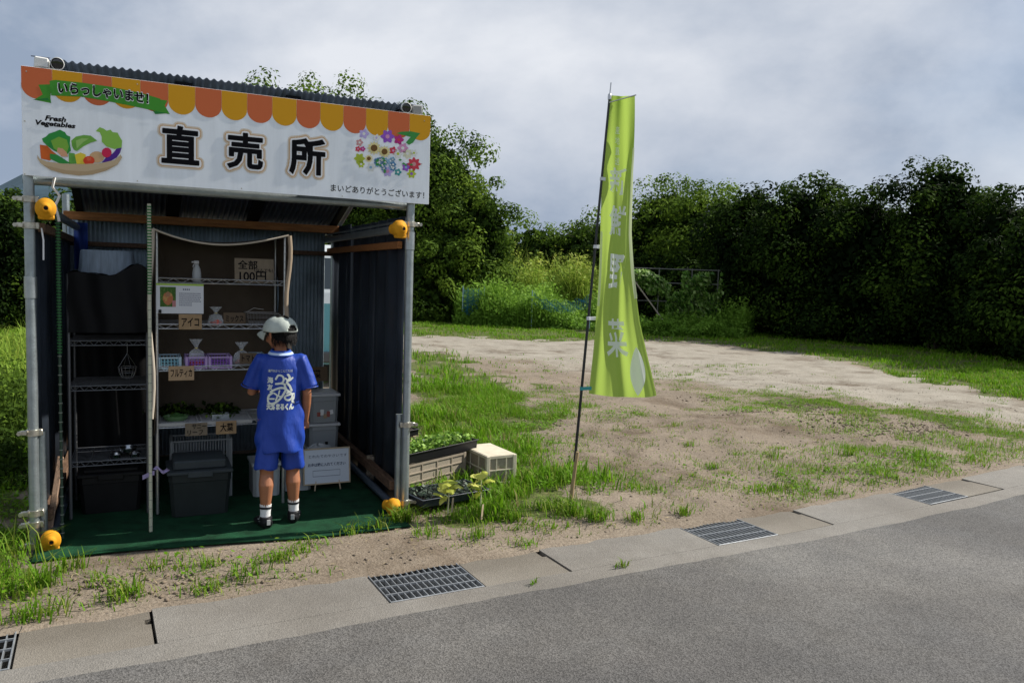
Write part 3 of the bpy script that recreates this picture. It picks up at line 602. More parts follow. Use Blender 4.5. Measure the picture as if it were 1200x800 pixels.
# long arching blades at the left post foot and by the mat
def clumps(name, label, spots, seed, m, wd=.006):
    rng = np.random.default_rng(seed); Vs = []; Fs = []; vs = []; o = 0
    for (px, py, n, h, r) in spots:
        g = GP(px, py); P = np.stack([g.x+rng.normal(size=n)*r, g.y+rng.normal(size=n)*r*.7, np.zeros(n)], 1); P[:, 2] = gz(P[:, 0], P[:, 1])-.003
        V, F, va = blades_np(P, h*(.5+.6*rng.random(n)), wd*(.7+.6*rng.random(n)), rng, .95, np.clip(.25+.7*rng.random(n), 0, 1)); Vs.append(V); Fs.append(F+o); vs.append(va); o += len(V)
    tag(link(name, mesh_np(name, np.concatenate(Vs), np.concatenate(Fs), m, var=np.concatenate(vs))), label, 'weeds', kind='stuff')
clumps('grass_tufts', 'arching grass tufts along the stall front and the gutter', [(50, 690, 40, .2, .03), (22, 700, 60, .15, .05), (45, 725, 70, .12, .06), (80, 668, 40, .12, .04), (120, 690, 30, .08, .05), (150, 700, 70, .12, .05), (180, 668, 22, .09, .03), (232, 668, 30, .08, .05),
    (240, 694, 60, .07, .06), (290, 678, 70, .09, .06), (330, 660, 60, .08, .05), (352, 652, 30, .08, .04), (412, 628, 30, .1, .04), (440, 622, 40, .12, .04), (472, 612, 160, .13, .035), (500, 628, 60, .08, .06), (560, 632, 60, .09, .05), (600, 612, 80, .11, .05), (618, 640, 40, .07, .05),
    (668, 606, 140, .14, .06), (700, 612, 90, .13, .05), (640, 600, 90, .12, .06), (745, 612, 60, .1, .035), (800, 605, 50, .09, .03), (730, 664, 26, .05, .02), (625, 684, 12, .035, .01), (570, 600, 60, .11, .05), (600, 586, 90, .13, .05), (620, 570, 80, .13, .06), (380, 640, 12, .08, .05), (10, 660, 60, .25, .08), (-20, 690, 60, .25, .08),
    (905, 536, 50, .09, .06), (990, 535, 60, .13, .05), (915, 575, 70, .09, .08), (1030, 560, 60, .09, .08), (835, 550, 40, .08, .04), (640, 456, 60, .09, .07), (1080, 540, 80, .1, .1), (1140, 545, 70, .09, .1), (890, 580, 50, .08, .06), (980, 580, 40, .07, .08), (745, 490, 40, .06, .08)], 77, grassm, .007)
# ---- distant hill
def hill():
    V = []; F = []; n = 60
    for j, (dz, z) in enumerate(((0, -20), (120, .6), (300, 1.), (520, .7))):
        for i in range(n+1):
            a = math.radians(-25+75*i/n)  # azimuth from +Y, negative = left
            az = -a; D = 1250+dz; hgt = 170*math.exp(-((math.degrees(a)-30)/13)**2)+190*math.exp(-((math.degrees(a)+2)/10)**2)+12*float(vnoise(i*.4, 3))
            V.append((math.sin(az)*D, math.cos(az)*D, -20 if j == 0 else hgt*z))
    for j in range(3):
        for i in range(n): a = j*(n+1)+i; F.append((a, a+1, a+n+2, a+n+1))
    mb = MB(); mb.add(V, F, None, True); tag(mb.build('hills', mat('wooded_hill_haze_blue', (.05, .085, .11), .95, var=.3, vscale=.02, bump=.6, bscale=.05)), kind='structure')  # blue of distance haze is put into the hill colour
hill()
# ================================================================== THE STALL (local x along the road, y away from it)
stall = thing('farm_stall', 'dark corrugated metal roadside sales stall with pipe posts and slanted roof', 'stall', LW(0, 0), A)
PX1 = 1.985; DEP = 2.1
def clamp(parent, x, y, z, side=1, along='x'):
    mb = MB(); mb.lathe([(.0245, -.017), (.031, -.015), (.031, .015), (.0245, .017)], (x, y, z), 16, zinc)
    mb.box((x-.04*side, y-.004, z), (.03, .022, .024), ch=.003, m=zinc); mb.tube([(x-.06*side, y-.02, z), (x-.06*side, y+.03, z)], .005, 6, zinc)
    mb.lathe([(0, -.006), (.011, -.006), (.011, .006), (0, .006)], (x-.06*side, y-.02, z), 6, zinc, RX(PI/2))
    mb.box((x+.034*side, y, z), (.018, .03, .034), ch=.003, m=zinc); return mb.build('clamp', None, parent)
for x, sd_ in ((0, 1), (PX1, -1)):
    mb = MB(); mb.tube([(x, 0, -.05), (x, 0, 2.44)], .0243, 20); p = mb.build('post', galv, stall)
    mb = MB(); mb.lathe([(.0246, -.055), (.029, -.053), (.029, .053), (.0246, .055)], (x, 0, 1.36 if x == 0 else 1.69), 20); mb.build('joint_sleeve', mat('sleeve_zinc', (.42, .45, .46), .35, .9, .15, 30), p)
    mb = MB(); mb.tube([(x+.034*sd_, .036, -.02), (x+.034*sd_, .036, .62)], .0215, 16); mb.build('splice_pipe', galv, p)
    for z in ((1.80, 1.67, .62, .2, .14, .03) if x == 0 else (1.79, .56, .07)): clamp(p, x, 0, z, sd_)
    mb = MB(); mb.tube([(x, DEP, -.05), (x, DEP, 2.0)], .0243, 14); mb.build('post', galv, stall)
def cap(parent, x, y, z, tilt, kind):
    """yellow pipe-end cover: disc with a domed nose and a hole"""
    mb = MB(); R = RZ(tilt) @ RX(PI/2)
    prof = [(.0, .024), (.011, .024), (.012, .026), (.019, .023), (.024, .014), (.029, .008), (.043, .003), (.047, -.003), (.047, -.03), (.042, -.045), (.03, -.055), (.028, -.09), (.024, -.092)]
    mb.lathe(prof, (x, y, z), 28, yellow, R, (1, 1.1)); mb.box((x, y+.02, z-.042), (.072, .04, .026), RZ(tilt), .006, yellow)
    mb.lathe([(0, .0265), (.0095, .0266)], (x, y, z), 16, ink, R); return mb.build('end_cap', None, parent)
for z in (1.755, .065):
    for x, sd_, tl in ((0, 1, .1), (PX1, -1, .35)):
        xx = x+.078*sd_; mb = MB(); mb.tube([(xx, -.03, z), (xx, DEP+.05, z)], .0243, 14); p = mb.build('rail_pipe', galv if z > 1 else mat('blue_grey_pipe', (.1, .13, .17), .45, .6), stall)
        cap(p, xx, -.075, z, tl if z > 1 else tl*1.5, 0)
for z in (1.9, 2.36):
    mb = MB(); mb.tube([(-.03, .05, z), (PX1+.03, .05, z)], .0243, 12); mb.build('cross_pipe', galv, stall)
# timber rails along the sides and the orange header beam
for x, sd_ in ((0, 1), (PX1, -1)):
    mb = MB(); mb.box((x+.045*sd_, DEP/2+.03, 1.665), (.03, DEP-.05, .045), ch=.003); mb.build('side_rail', wood_b if x == 0 else wood_o, stall)
    mb = MB(); mb.box((x+.052*sd_, DEP/2+.05, .16), (.045, DEP-.05, .06), ch=.004); mb.build('foot_rail', wood_b, stall)
for z, y_, w_, d_, mm in ((1.835, 1.9, 2.04, .06, wood_o), (1.64, 2.03, 2.1, .035, wood_b)):
    mb = MB(); mb.box((w_/2+.0, y_, z), (w_, .05, d_), ch=.004); mb.build('header_beam', mm, stall)
mb = MB(); mb.box((.075, .16, .23), (.03, .03, .44), RX(-.35) @ RY(.12), .003); mb.build('prop_board', mat('weathered_board', (.3, .2, .14), .85, 0, .4, 6, .3, 60, stretch=(20, 20, 3)), stall)
def corrug(name, O, U, W_, V_, L_, Nn, m, pitch=.038, amp=.0075, nl=1, bow=0., seg=6, big=False):
    O, U, V_, Nn = Vector(O), Vector(U), Vector(V_), Vector(Nn); nu = int(W_/pitch*seg); mb = MB()
    def fn(u, v):
        s_ = u*W_; k = math.sin(2*PI*s_/pitch)*amp
        if big: k = math.copysign(min(abs(math.sin(2*PI*s_/pitch))*2.2, 1), math.sin(2*PI*s_/pitch))*amp
        return O+U*s_+V_*(v*L_)+Nn*(k+bow*math.sin(PI*u))
    mb.grid(fn, nu, nl, None, not big); o = mb.build(name, m, stall); solid(o, .0008); return o
RF = (.06, 2.49); RB = (2.2, 1.80)       # roof edge (y, z) front and back
sv = Vector((0, RB[0]-RF[0], RB[1]-RF[1])); sLn = sv.length; sv.normalize(); sn = Vector((1, 0, 0)).cross(sv)
for i in range(3):
    x0 = .07+i*.64; corrug('roof_sheet', (x0, RF[0], RF[1]+.002*(i % 2)+.02), (1, 0, 0), .675, sv, sLn, sn, mat('roof_corrugated', (.16, .20, .27), .4, .3, .3, 4, spec=.4))
for x in (.1, .72, 1.3, 1.94):
    mb = MB(); a_ = Vector((x, RF[0]+.02, RF[1]-.02)); mb.box(a_+sv*(sLn/2-.02)-sn*.0, (.045 if x in (.1, 1.94) else .085, sLn-.04, .03), RX(math.atan2(sv.z, sv.y))); mb.build('rafter', mat('black_rafter', (.008, .008, .01), .8), stall)
for i in range(3):
    corrug('back_panel', (.01+i*.625, 2.07-.003*(i % 2), .0), (1, 0, 0), .64, (0, 0, 1), 1.85, (0, -1, 0), mat('wall_corrugated', (.30, .38, .44), .45, .0, .35, 3, spec=.4), .03, .005)
for i in range(3):
    corrug('side_panel', (PX1-.012+.004*(i % 2), .05+i*.70, .02), (0, 1, 0), .72, (0, 0, 1), 1.82+(.02 if i == 2 else 0), (-1, 0, 0), dkside, .24, .012, bow=.012, seg=10)
    corrug('side_panel', (.012-.004*(i % 2), .05+i*.70, .02), (0, 1, 0), .72, (0, 0, 1), 1.64, (1, 0, 0), dkside, .24, .012, bow=.012, seg=10)
mb = MB(); mb.tube([(PX1-.07, .02, 1.80), (PX1-.07, 2.1, 1.80)], .007, 6); mb.build('cable', galv, stall)
mb = MB(); mb.tube([(.05, .01, 1.66), (.06, -.01, 1.6), (.058, 0, 1.5)], .004, 6); mb.build('tie_wire', white, stall)
mb = MB(); mb.tube([(.115, .02, 1.95), (.10, .03, 1.87), (.13, .04, 1.83), (.11, .04, 1.78), (.125, .05, 1.70)], .007, 6); mb.build('tie_cord', white, stall)
# ---- sign
SW, SH, SZ0 = 2.105, .527, 1.913; SY = -.045
sign = thing('shop_sign', 'long white shop sign with striped awning print and large kanji on the stall front', 'sign', LW(-.02, SY, SZ0), A)
mb = MB(); mb.box((SW/2, .004, SH/2), (SW, .006, SH), ch=.001); mb.build('board', mat('sign_white', (.85, .89, .93), .5, 0, .07, 3, stretch=(6, 6, .8)), sign)
mb = MB()
for z in (.02, SH-.02): mb.box((SW/2, .018, z), (SW-.02, .02, .03))
mb.build('backing_strip', wood_b, sign)
def sgn(px, py):
    q = onY(px, py, SY); return q[0]+.02, q[2]-SZ0
def SL(layer): return lambda u, v: (u, .0006-.0006*layer, v)
def flat(mb, pts, layer, m): mb.add([SL(layer)(*p) for p in pts], [list(range(len(pts)))], m)
def flatpx(mb, pts, layer, m): flat(mb, [sgn(*p) for p in pts], layer, m)
sor, syl = mat('print_orange', (.62, .145, .05), .5), mat('print_amber', (.68, .33, .01), .5)
sw16 = SW/16
for i in range(16):
    mb = MB(); x0, x1 = i*sw16, (i+1)*sw16; rr = sw16/2; zb = SH-.155; pts = [(x0+.0004, SH-.001), (x0+.0004, zb+rr)]+[((x0+x1)/2-rr*math.cos(PI*k/14), zb+rr-rr*.95*math.sin(PI*k/14)) for k in range(1, 14)]+[(x1-.0004, zb+rr), (x1-.0004, SH-.001)]
    flat(mb, pts[::-1], 1, None); mb.build('awning_stripe', sor if i % 2 == 0 else syl, sign)
gr = mat('print_green', (.06, .3, .03), .5); grd = mat('print_dark_green', (.02, .2, .04), .5)
mb = MB()
bt = [(60, 95), (90, 96), (130, 102), (160, 108), (192, 119)]; bb = [(197, 133), (160, 125.5), (130, 119), (95, 113), (58, 112)]
flatpx(mb, [(45, 99.5), (60, 99)]+[(59, 115), (60, 121)]+[(40, 117), (50, 111)], 2, gr); flatpx(mb, [(180, 116), (196, 118), (193, 124), (199, 134), (182, 131)], 2, gr)
flatpx(mb, [(58, 95), (65, 94), (95, 97), (130, 102), (165, 109), (188, 116), (186, 131), (165, 126.5), (130, 119.5), (95, 113.5), (60, 112)], 3, gr); flatpx(mb, [(38, 117), (56, 115), (60, 121), (57, 118)], 4, grd); flatpx(mb, [(179, 130), (197, 133), (182, 134)], 4, grd)
mb.build('ribbon', None, sign)
def arcmap(layer, c0, c1, rise, amp):
    def f(u, v): return SL(layer)(c0[0]+(c1[0]-c0[0])*u, c0[1]+(c1[1]-c0[1])*u+amp*4*u*(1-u)+v)
    return f
a0 = sgn(68, 108.5); a1 = sgn(174, 121.5)
V_, F_, mxx = glyphs('いらっしゃいませ！', .0)
mbt = MB()
R_ = raster_glyph('いらっしゃいませ！', 1.0, .115, .02, .0035, .008)
ff = lambda u, v: SL(4)(a0[0]+(a1[0]-a0[0])*u, a0[1]+(a1[1]-a0[1])*u+.007*4*u*(1-u)+(v-.012)*.49)
for x0, x1, y0, y1 in R_: mbt.add([ff(x0, y0), ff(x1, y0), ff(x1, y1), ff(x0, y1)], [(0, 1, 2, 3)], white)
V2, F2, m2 = glyphs('いらっしゃいませ！', .035); mbt.add([(lambda p: (p[0], p[1]-.0006, p[2]))(ff(a/m2[0], b/m2[1]*.115)) for a, b in V2], F2, ink); mbt.build('lettering', None, sign)
# Fresh Vegetables
mb = MB()
def lt(body, p0, p1, hgt, layer, m, bold=0., shear=0., mb=mb, sp=1.):
    a_, b_ = sgn(*p0), sgn(*p1); V, F, q = glyphs(body, bold, 3, shear, sp); mb.add([SL(layer)(a_[0]+(b_[0]-a_[0])*x/q[0], a_[1]+(b_[1]-a_[1])*x/q[0]+hgt*y/q[1]) for x, y in V], F, m)
lt('Fresh', (52.5, 141.3), (77.5, 143.6), .026, 2, ink, .04, .25); lt('Vegetables', (41.5, 148), (88.5, 152.6), .032, 2, ink, .04, .2); mb.build('lettering', None, sign)
# big kanji with white rim and tan glow
hal1, hal2 = mat('print_tan_pale', (.72, .62, .5), .5), mat('print_tan', (.62, .4, .22), .5)
for ch_, (x0, y0), (x1, y1) in (('直', (189.5, 149), (233, 192)), ('売', (266, 157), (308, 198)), ('所', (339, 163), (381, 205))):
    a_ = sgn(x0, y1-1.5); b_ = sgn(x1, y0+1.5); wd, ht = b_[0]-a_[0], b_[1]-a_[1]; mb = MB()
    for gi, (gw, m_) in enumerate(((.026, hal1), (.019, hal2), (.0125, white))):
        for rx0, rx1, ry0, ry1 in raster_glyph(ch_, wd, ht, .035, .0025, gw, .012):
            f = SL(2+gi); mb.add([f(a_[0]+rx0, a_[1]+ry0), f(a_[0]+rx1, a_[1]+ry0), f(a_[0]+rx1, a_[1]+ry1), f(a_[0]+rx0, a_[1]+ry1)], [(0, 1, 2, 3)], m_)
    for rx0, rx1, ry0, ry1 in raster_glyph(ch_, wd, ht, .02, .0012, .0026, .02):
        f = SL(5); mb.add([f(a_[0]+rx0, a_[1]+ry0), f(a_[0]+rx1, a_[1]+ry0), f(a_[0]+rx1, a_[1]+ry1), f(a_[0]+rx0, a_[1]+ry1)], [(0, 1, 2, 3)], ink)
    mb.build('kanji', None, sign)
mb = MB(); lt('まいどありがとうございます！', (387.5, 224), (497, 233), .042, 2, ink, .01, mb=mb); mb.build('lettering', None, sign)
# vegetable bowl picture
def zp(x, y): return (20+x/8.571, 130+y/8.571)
def blob(mb, pts, layer, m): flatpx(mb, [zp(*p) for p in pts], layer, m)
def disc(cx, cy, r, n=14, ry=None, wav=0, k=0): return [(cx+r*(1+wav*math.cos(k*2*PI*i/n))*math.cos(2*PI*i/n), cy+(ry or r)*(1+wav*math.cos(k*2*PI*i/n))*math.sin(2*PI*i/n)) for i in range(n)]
P_ = lambda n, c: mat('print_'+n, c, .5)
mb = MB()
blob(mb, [(228, 340), (300, 350), (350, 400), (400, 440), (330, 500), (240, 480)], 2, P_('carrot', (.65, .13, .02)))
blob(mb, [(250, 280), (290, 260), (320, 230), (380, 210), (430, 190), (480, 215), (500, 245), (535, 260), (530, 330), (540, 400), (500, 440), (440, 430), (370, 400), (300, 350), (262, 310)], 3, P_('leaf_green', (.03, .28, .05)))
blob(mb, [(340, 300), (420, 260), (500, 290), (520, 360), (500, 420), (440, 420), (370, 380)], 4, P_('leaf_lime', (.2, .42, .05)))
blob(mb, [(410, 370), (460, 380), (500, 420), (510, 460), (450, 460), (400, 410)], 5, P_('onion', (.65, .35, .2)))
blob(mb, [(545, 300), (590, 260), (670, 243), (740, 250), (805, 300), (740, 320), (670, 355), (600, 405), (570, 390), (550, 350)], 3, P_('cabbage', (.16, .4, .06)))
blob(mb, [(590, 300), (650, 275), (720, 280), (660, 320), (600, 380)], 4, P_('cabbage_pale', (.3, .52, .14)))
blob(mb, [(790, 205), (830, 165), (870, 180), (900, 200), (940, 190), (960, 215), (1010, 220), (1030, 260), (1055, 300), (1050, 370), (980, 385), (900, 360), (850, 310), (850, 260), (830, 215)], 3, P_('celery', (.25, .5, .08)))
blob(mb, [(1000, 380), (1050, 370), (1035, 420), (1000, 470), (930, 510), (850, 520), (900, 460), (960, 430)], 4, P_('aubergine', (.08, .02, .25)))
blob(mb, disc(900, 420, 50), 5, P_('radish', (.6, .02, .08))); blob(mb, disc(800, 465, 75, ry=58), 4, P_('potato', (.6, .38, .2)))
blob(mb, [(330, 430), (400, 440), (480, 490), (540, 530), (430, 530), (330, 480)], 5, P_('cucumber', (.03, .26, .05)))
blob(mb, [(520, 420), (580, 430), (600, 530), (520, 535)], 5, P_('pea_green', (.12, .36, .06))); blob(mb, [(580, 440), (640, 420), (690, 440), (680, 535), (600, 535)], 6, P_('pepper', (.75, .58, .05)))
blob(mb, disc(722, 500, 58, ry=45), 7, P_('tomato', (.65, .06, .02)))
bw = [(205, 440), (225, 480), (300, 510), (450, 530), (640, 537), (850, 525), (980, 495), (1040, 440), (1055, 470), (1010, 540), (900, 600), (760, 640), (620, 650), (460, 630), (330, 590), (240, 530), (205, 480)]
blob(mb, bw, 8, P_('bowl', (.52, .4, .25))); blob(mb, [(260, 545), (330, 590), (460, 630), (620, 650), (760, 640), (900, 600), (1010, 540), (900, 570), (700, 610), (500, 600), (330, 560)], 9, P_('bowl_shade', (.43, .31, .18)))
for ang in range(8):
    a_ = ang*PI/4; blob(mb, [(722, 500), (722+22*math.cos(a_-.2), 485+16*math.sin(a_-.2)), (722+30*math.cos(a_), 485+22*math.sin(a_)), (722+22*math.cos(a_+.2), 485+16*math.sin(a_+.2))], 8, P_('tomato_light', (.8, .2, .1)))
mb.build('vegetable_picture', None, sign)
# bouquet picture
def bq(x, y): return (410+x/10.667, 140+y/10.667)
mb = MB(); rg = random.Random(4)
def fl(pts, layer, m): flatpx(mb, [bq(*p) for p in pts], layer, m)
def flower(x, y, r, n, c, cc, layer=4, cr=.35):
    fl(disc(x, y, r, n*4, None, .22, n), layer, P_(*c)); fl(disc(x, y, r*cr, 12), layer+1, P_(*cc))
lv = ('petal_leaf', (.05, .28, .06)); fl([(580, 175), (640, 155), (760, 150), (880, 175), (830, 230), (790, 290), (740, 320), (700, 290), (760, 220), (680, 200)], 2, P_(*lv))
vio, mag, sun, brn, wht, blu, pnk, red, lime = ('violet', (.3, .1, .55)), ('magenta', (.5, .03, .22)), ('sunflower', (.75, .65, .3)), ('seed_brown', (.16, .08, .02)), ('petal_white', (.75, .76, .72)), ('petal_blue', (.25, .45, .62)), ('petal_pink', (.65, .3, .5)), ('petal_red', (.6, .05, .08)), ('petal_lime', (.45, .55, .05))
for (x, y, r, n, c, cc) in [(470, 215, 75, 6, vio, pnk), (610, 255, 55, 5, mag, red), (175, 180, 55, 5, ('lilac', (.5, .42, .75)), wht), (120, 290, 40, 5, ('coral', (.6, .3, .3)), wht), (100, 370, 32, 5, red, pnk), (160, 370, 30, 5, mag, pnk), (120, 490, 60, 6, lime, lime), (140, 560, 40, 6, lime, wht),
    (660, 360, 60, 6, pnk, wht), (540, 390, 45, 5, red, pnk), (600, 430, 50, 6, wht, lime), (720, 430, 55, 7, ('cream', (.7, .7, .5)), wht), (800, 420, 40, 6, wht, lime), (800, 560, 75, 8, red, ('coral', (.6, .3, .3))), (700, 600, 45, 5, vio, blu), (260, 600, 50, 6, wht, blu), (470, 650, 60, 6, ('lilac', (.5, .42, .75)), pnk), (600, 660, 40, 5, grd and ('teal', (.05, .3, .3)), wht), (770, 680, 50, 6, lime, vio), (330, 230, 40, 5, wht, ('lilac', (.5, .42, .75)))]: flower(x, y, r, n, c, cc)
for i in range(26): flower(330+rg.random()*230, 490+rg.random()*130, 22+rg.random()*14, 5, blu if rg.random() < .7 else ('deep_blue', (.1, .25, .45)), wht, 6)
for i in range(14): x, y = 300+rg.random()*450, 480+rg.random()*180; fl([(x, y), (x+20, y-14), (x+45, y), (x+20, y+14)], 8, P_(*lv))
for x, y, r in ((300, 360, 72), (430, 405, 64), (235, 490, 42)): flower(x, y, r, 12, sun, brn, 9, .6)
mb.build('flower_picture', None, sign)
mb = MB()
for px, py in [(31, 84), (29, 142), (29, 204), (161, 99), (161, 212), (283, 221), (401, 230), (494, 192), (497, 142)]:
    u, v = sgn(px, py); mb = MB(); mb.lathe([(0, .003), (.003, .0025), (.0035, 0)], (u, -.003, v), 8, None, RX(PI/2)); mb.build('screw', zinc, sign)
pass
# ---- solar lamps on top of the sign
lampw = mat('lamp_housing', (.72, .72, .7), .4, 0, .08, 20); lens = mat('lamp_lens', (.01, .01, .012), .08, spec=.9)
for (x, lb, flip) in ((.085, 'white solar spotlight on the left top corner of the sign', 1), (1.985, 'grey and white solar spotlight on the right top corner of the sign', -1)):
    t = thing('solar_spotlight', lb, 'lamp', LW(x, -.01, SZ0+SH+.002), A, 'solar lamps on the sign')
    b1, b2 = (lampw, lampw) if flip > 0 else (mat('lamp_panel_grey', (.3, .3, .29), .5), lampw)
    mb = MB(); mb.box((-.02*flip, 0, .028), (.062, .055, .05), RY(.06*flip), .006); mb.build('housing', b1, t)
    mb = MB(); mb.box((.0, 0, .003), (.11, .04, .006), ch=.001); mb.build('bracket', zinc, t)
    mb = MB(); R = RX(PI/2+.2) @ RY(.0); mb.lathe([(0, -.02), (.024, -.018), (.029, .0), (.031, .024), (.028, .026)], (.05*flip, -.005, .034), 20, None, R); h_ = mb.build('lamp_head', lampw, t)
    mb = MB(); mb.lathe([(0, .022), (.02, .023), (.027, .02)], (.05*flip, -.005, .034), 18, None, R); mb.build('lens', lens, h_)
    mb = MB(); mb.box((-.025*flip, .02, .062), (.08, .06, .004), RX(.25)); mb.build('solar_panel', mat('solar_cell', (.015, .02, .04), .15), t)
# ================================================================== GREEN MAT
def mat_rug():
    mb = MB()
    def fn(u, v):
        x = -.0+u*1.93; y = -.25+.12*(1-u)**2*0+.05*math.sin(u*5.2+.6)-.03*u+v*(2.2); edge = 1 if v == 0 else 0
        return (x, y, .013+.004*math.sin(u*23)*math.sin(v*17)+(.006*abs(math.sin(u*9)) if v == 0 else 0))
    mb.grid(fn, 60, 50); o = mb.build('turf_mat', mat('green_turf_mat', (.009, .062, .026), .9, 0, .45, 9, .9, 500), None, LW(0, 0), A); solid(o, .008)
    tag(o, 'green artificial turf mat spread over the stall floor', 'mat')
mat_rug()
# ================================================================== RACKS
def rack(name, label, x0, x1, y0, y1, levels, H, m, wires=14):
    t = thing(name, label, 'shelf', LW((x0+x1)/2, (y0+y1)/2, .02), A); w2, d2 = (x1-x0)/2, (y1-y0)/2
    for sx in (-1, 1):
        for sy in (-1, 1):
            mb = MB(); mb.tube([(sx*w2, sy*d2, 0), (sx*w2, sy*d2, H-.02)], .0095, 10)
            for q in range(int(H/.05)): mb.lathe([(.0095, -.0015), (.0107, 0), (.0095, .0015)], (sx*w2, sy*d2, .05*q+.02), 8)
            mb.build('upright', m, t)
    for z in levels:
        z -= .02; mb = MB()
        for zz in (0, -.026):
            for sy in (-1, 1): mb.tube([(-w2, sy*d2, z+zz), (w2, sy*d2, z+zz)], .0032, 6)
            for sx in (-1, 1): mb.tube([(sx*w2, -d2, z+zz), (sx*w2, d2, z+zz)], .0032, 6)
        for sy in (-1, 1):
            n = 16; pts = [(-w2+2*w2*i/n, sy*d2, z-.026*(i % 2)) for i in range(n+1)]
            for a_, b_ in zip(pts, pts[1:]): mb.tube([a_, b_], .0022, 4, cap=False)
        for i in range(1, wires): y = -d2+2*d2*i/wires; mb.tube([(-w2, y, z), (w2, y, z)], .0018, 4, cap=False)
        for i in range(1, 4): x = -w2+2*w2*i/4; mb.tube([(x, -d2, z-.006), (x, d2, z-.006)], .003, 4, cap=False)
        mb.build('shelf', m, t)
    return t
RY0, RY1 = .40, .78
rack('wire_rack', 'light wire shelving rack with vegetables, lined with beige cloth', .585, 1.31, RY0, RY1, (1.42, 1.15, .9, .56), 1.69, chrome)
rack('wire_rack', 'black wire shelving rack at the left of the stall', .13, .535, .45, .85, (1.42, 1.05, .79, .35), 1.43, blackwire, 12)
# ---- beige cloth round the right rack
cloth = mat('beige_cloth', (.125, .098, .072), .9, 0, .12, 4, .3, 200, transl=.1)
def drape():
    t = thing('cloth_cover', 'beige cloth draped around the back and sides of the light rack', 'cloth', LW(0, 0), A)
    xa, xb, yf, yb, zt = .565, 1.325, .36, .80, 1.70
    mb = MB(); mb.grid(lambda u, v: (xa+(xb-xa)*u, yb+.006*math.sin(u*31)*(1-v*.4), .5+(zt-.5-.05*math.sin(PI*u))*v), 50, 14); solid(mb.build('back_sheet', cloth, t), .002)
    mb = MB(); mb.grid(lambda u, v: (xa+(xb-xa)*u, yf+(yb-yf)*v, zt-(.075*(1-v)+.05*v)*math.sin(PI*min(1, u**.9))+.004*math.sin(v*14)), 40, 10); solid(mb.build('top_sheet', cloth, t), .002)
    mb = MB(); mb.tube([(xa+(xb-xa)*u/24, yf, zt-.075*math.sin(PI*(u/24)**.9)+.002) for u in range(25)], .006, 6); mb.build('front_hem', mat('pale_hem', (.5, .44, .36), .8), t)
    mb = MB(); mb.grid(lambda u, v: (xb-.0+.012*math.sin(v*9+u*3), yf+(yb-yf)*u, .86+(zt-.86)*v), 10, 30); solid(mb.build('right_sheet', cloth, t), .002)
    mb = MB(); mb.tube([(xb+.012*math.sin(v/12*9), yf, .86+(zt-.86)*v/12) for v in range(13)], .013, 8); mb.build('side_hem', mat('cloth_sunlit_tone', (.47, .37, .27), .9, transl=.2), t)  # paler copy of the cloth colour paints this edge as sunlit
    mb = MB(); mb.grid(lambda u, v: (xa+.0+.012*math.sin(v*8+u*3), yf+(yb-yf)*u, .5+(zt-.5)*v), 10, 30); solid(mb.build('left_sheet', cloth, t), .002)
    mb = MB(); mb.tube([(xa+.012*math.sin(v/12*8)-.01, yf, .6+(zt-.6)*v/12) for v in range(13)], .010, 8); mb.build('side_hem', mat('pale_hem', (.5, .44, .36), .8), t)
drape()
# ---- striped stakes
stg, stw = mat('stake_green', (.04, .15, .05), .5), mat('stake_cream', (.5, .5, .38), .5)
for (x, y, zt, zg, lb) in ((.545, .07, 1.80, 1.32, 'cream and green ribbed stake standing in front of the light rack'), (.115, .1, 1.75, 1.0, 'thin green ribbed stake beside the left yellow cap')):
    t = thing('plant_stake', lb, 'stake', LW(x, y, .02), A); mb = MB(); mb.tube([(0, 0, 0), (0, 0, zt)], .0095 if zt > 1.78 else .007, 10); mb.build('rod', stw if zt > 1.78 else mat('stake_dull', (.05, .08, .055), .6), t)
    mb = MB(); q = int((zt-zg)/.016)
    for i in range(q): mb.lathe([(.0075, -.005), (.0125, -.003), (.0125, .003), (.0075, .005)], (0, 0, zg+i*.016), 10)
    tag(mb.build('green_rings', stg, t), kind='stuff')
    mb = MB()
    for i in range(int(zg/.05)): mb.lathe([(.008, -.003), (.0115, 0), (.008, .003)], (0, 0, .03+i*.05), 10)
    tag(mb.build('rings', mat('stake_grey', (.25, .27, .22), .6), t), kind='stuff')
    if zt > 1.78:
        mb = MB(); mb.grid(lambda u, v: (.02+.07*u+.01*math.sin(v*6), -.012+.01*math.sin(u*9), .34+.02*v-.012*u+.01*math.sin(u*7)), 8, 3); mb.grid(lambda u, v: (.02-.06*u, -.012+.01*math.sin(u*5), .32+.025*v-.02*u), 6, 3)
        mb.build('purple_ribbon', mat('purple_ribbon', (.3, .25, .42), .6), t)
# ================================================================== GOODS ON THE LIGHT RACK
def Lthing(name, label, cat, x, y, z, rz=0., group=None): return thing(name, label, cat, LW(x, y, z), A+rz, group)
def handtag(label, lines, px0, px1, py0, py1, yl, m=card, tilt=-.12, th=.003, bold=.02):
    """hand lettered card, its face on the plane local y=yl"""
    a, b = onY(px0, py1, yl), onY(px1, py1, yl); c = onY(px0, py0, yl); w_ = b[0]-a[0]; h_ = c[2]-a[2]
    t = Lthing('price_card', label, 'card', a[0], yl, a[2], 0); R = RX(tilt)
    mb = MB(); mb.box(R @ Vector((w_/2, th/2, h_/2)), (w_, th, h_), R, .0006); mb.build('card', m, t)
    mb = MB(); f = lambda u, v: R @ Vector((u, -.0008, v))
    for body, u0, v0, u1, v1 in lines: letter(mb, body, u0*w_, v0*h_, u1*w_, v1*h_, f, None, bold)
    mb.build('lettering', ink, t); return t
YF = RY0-.012
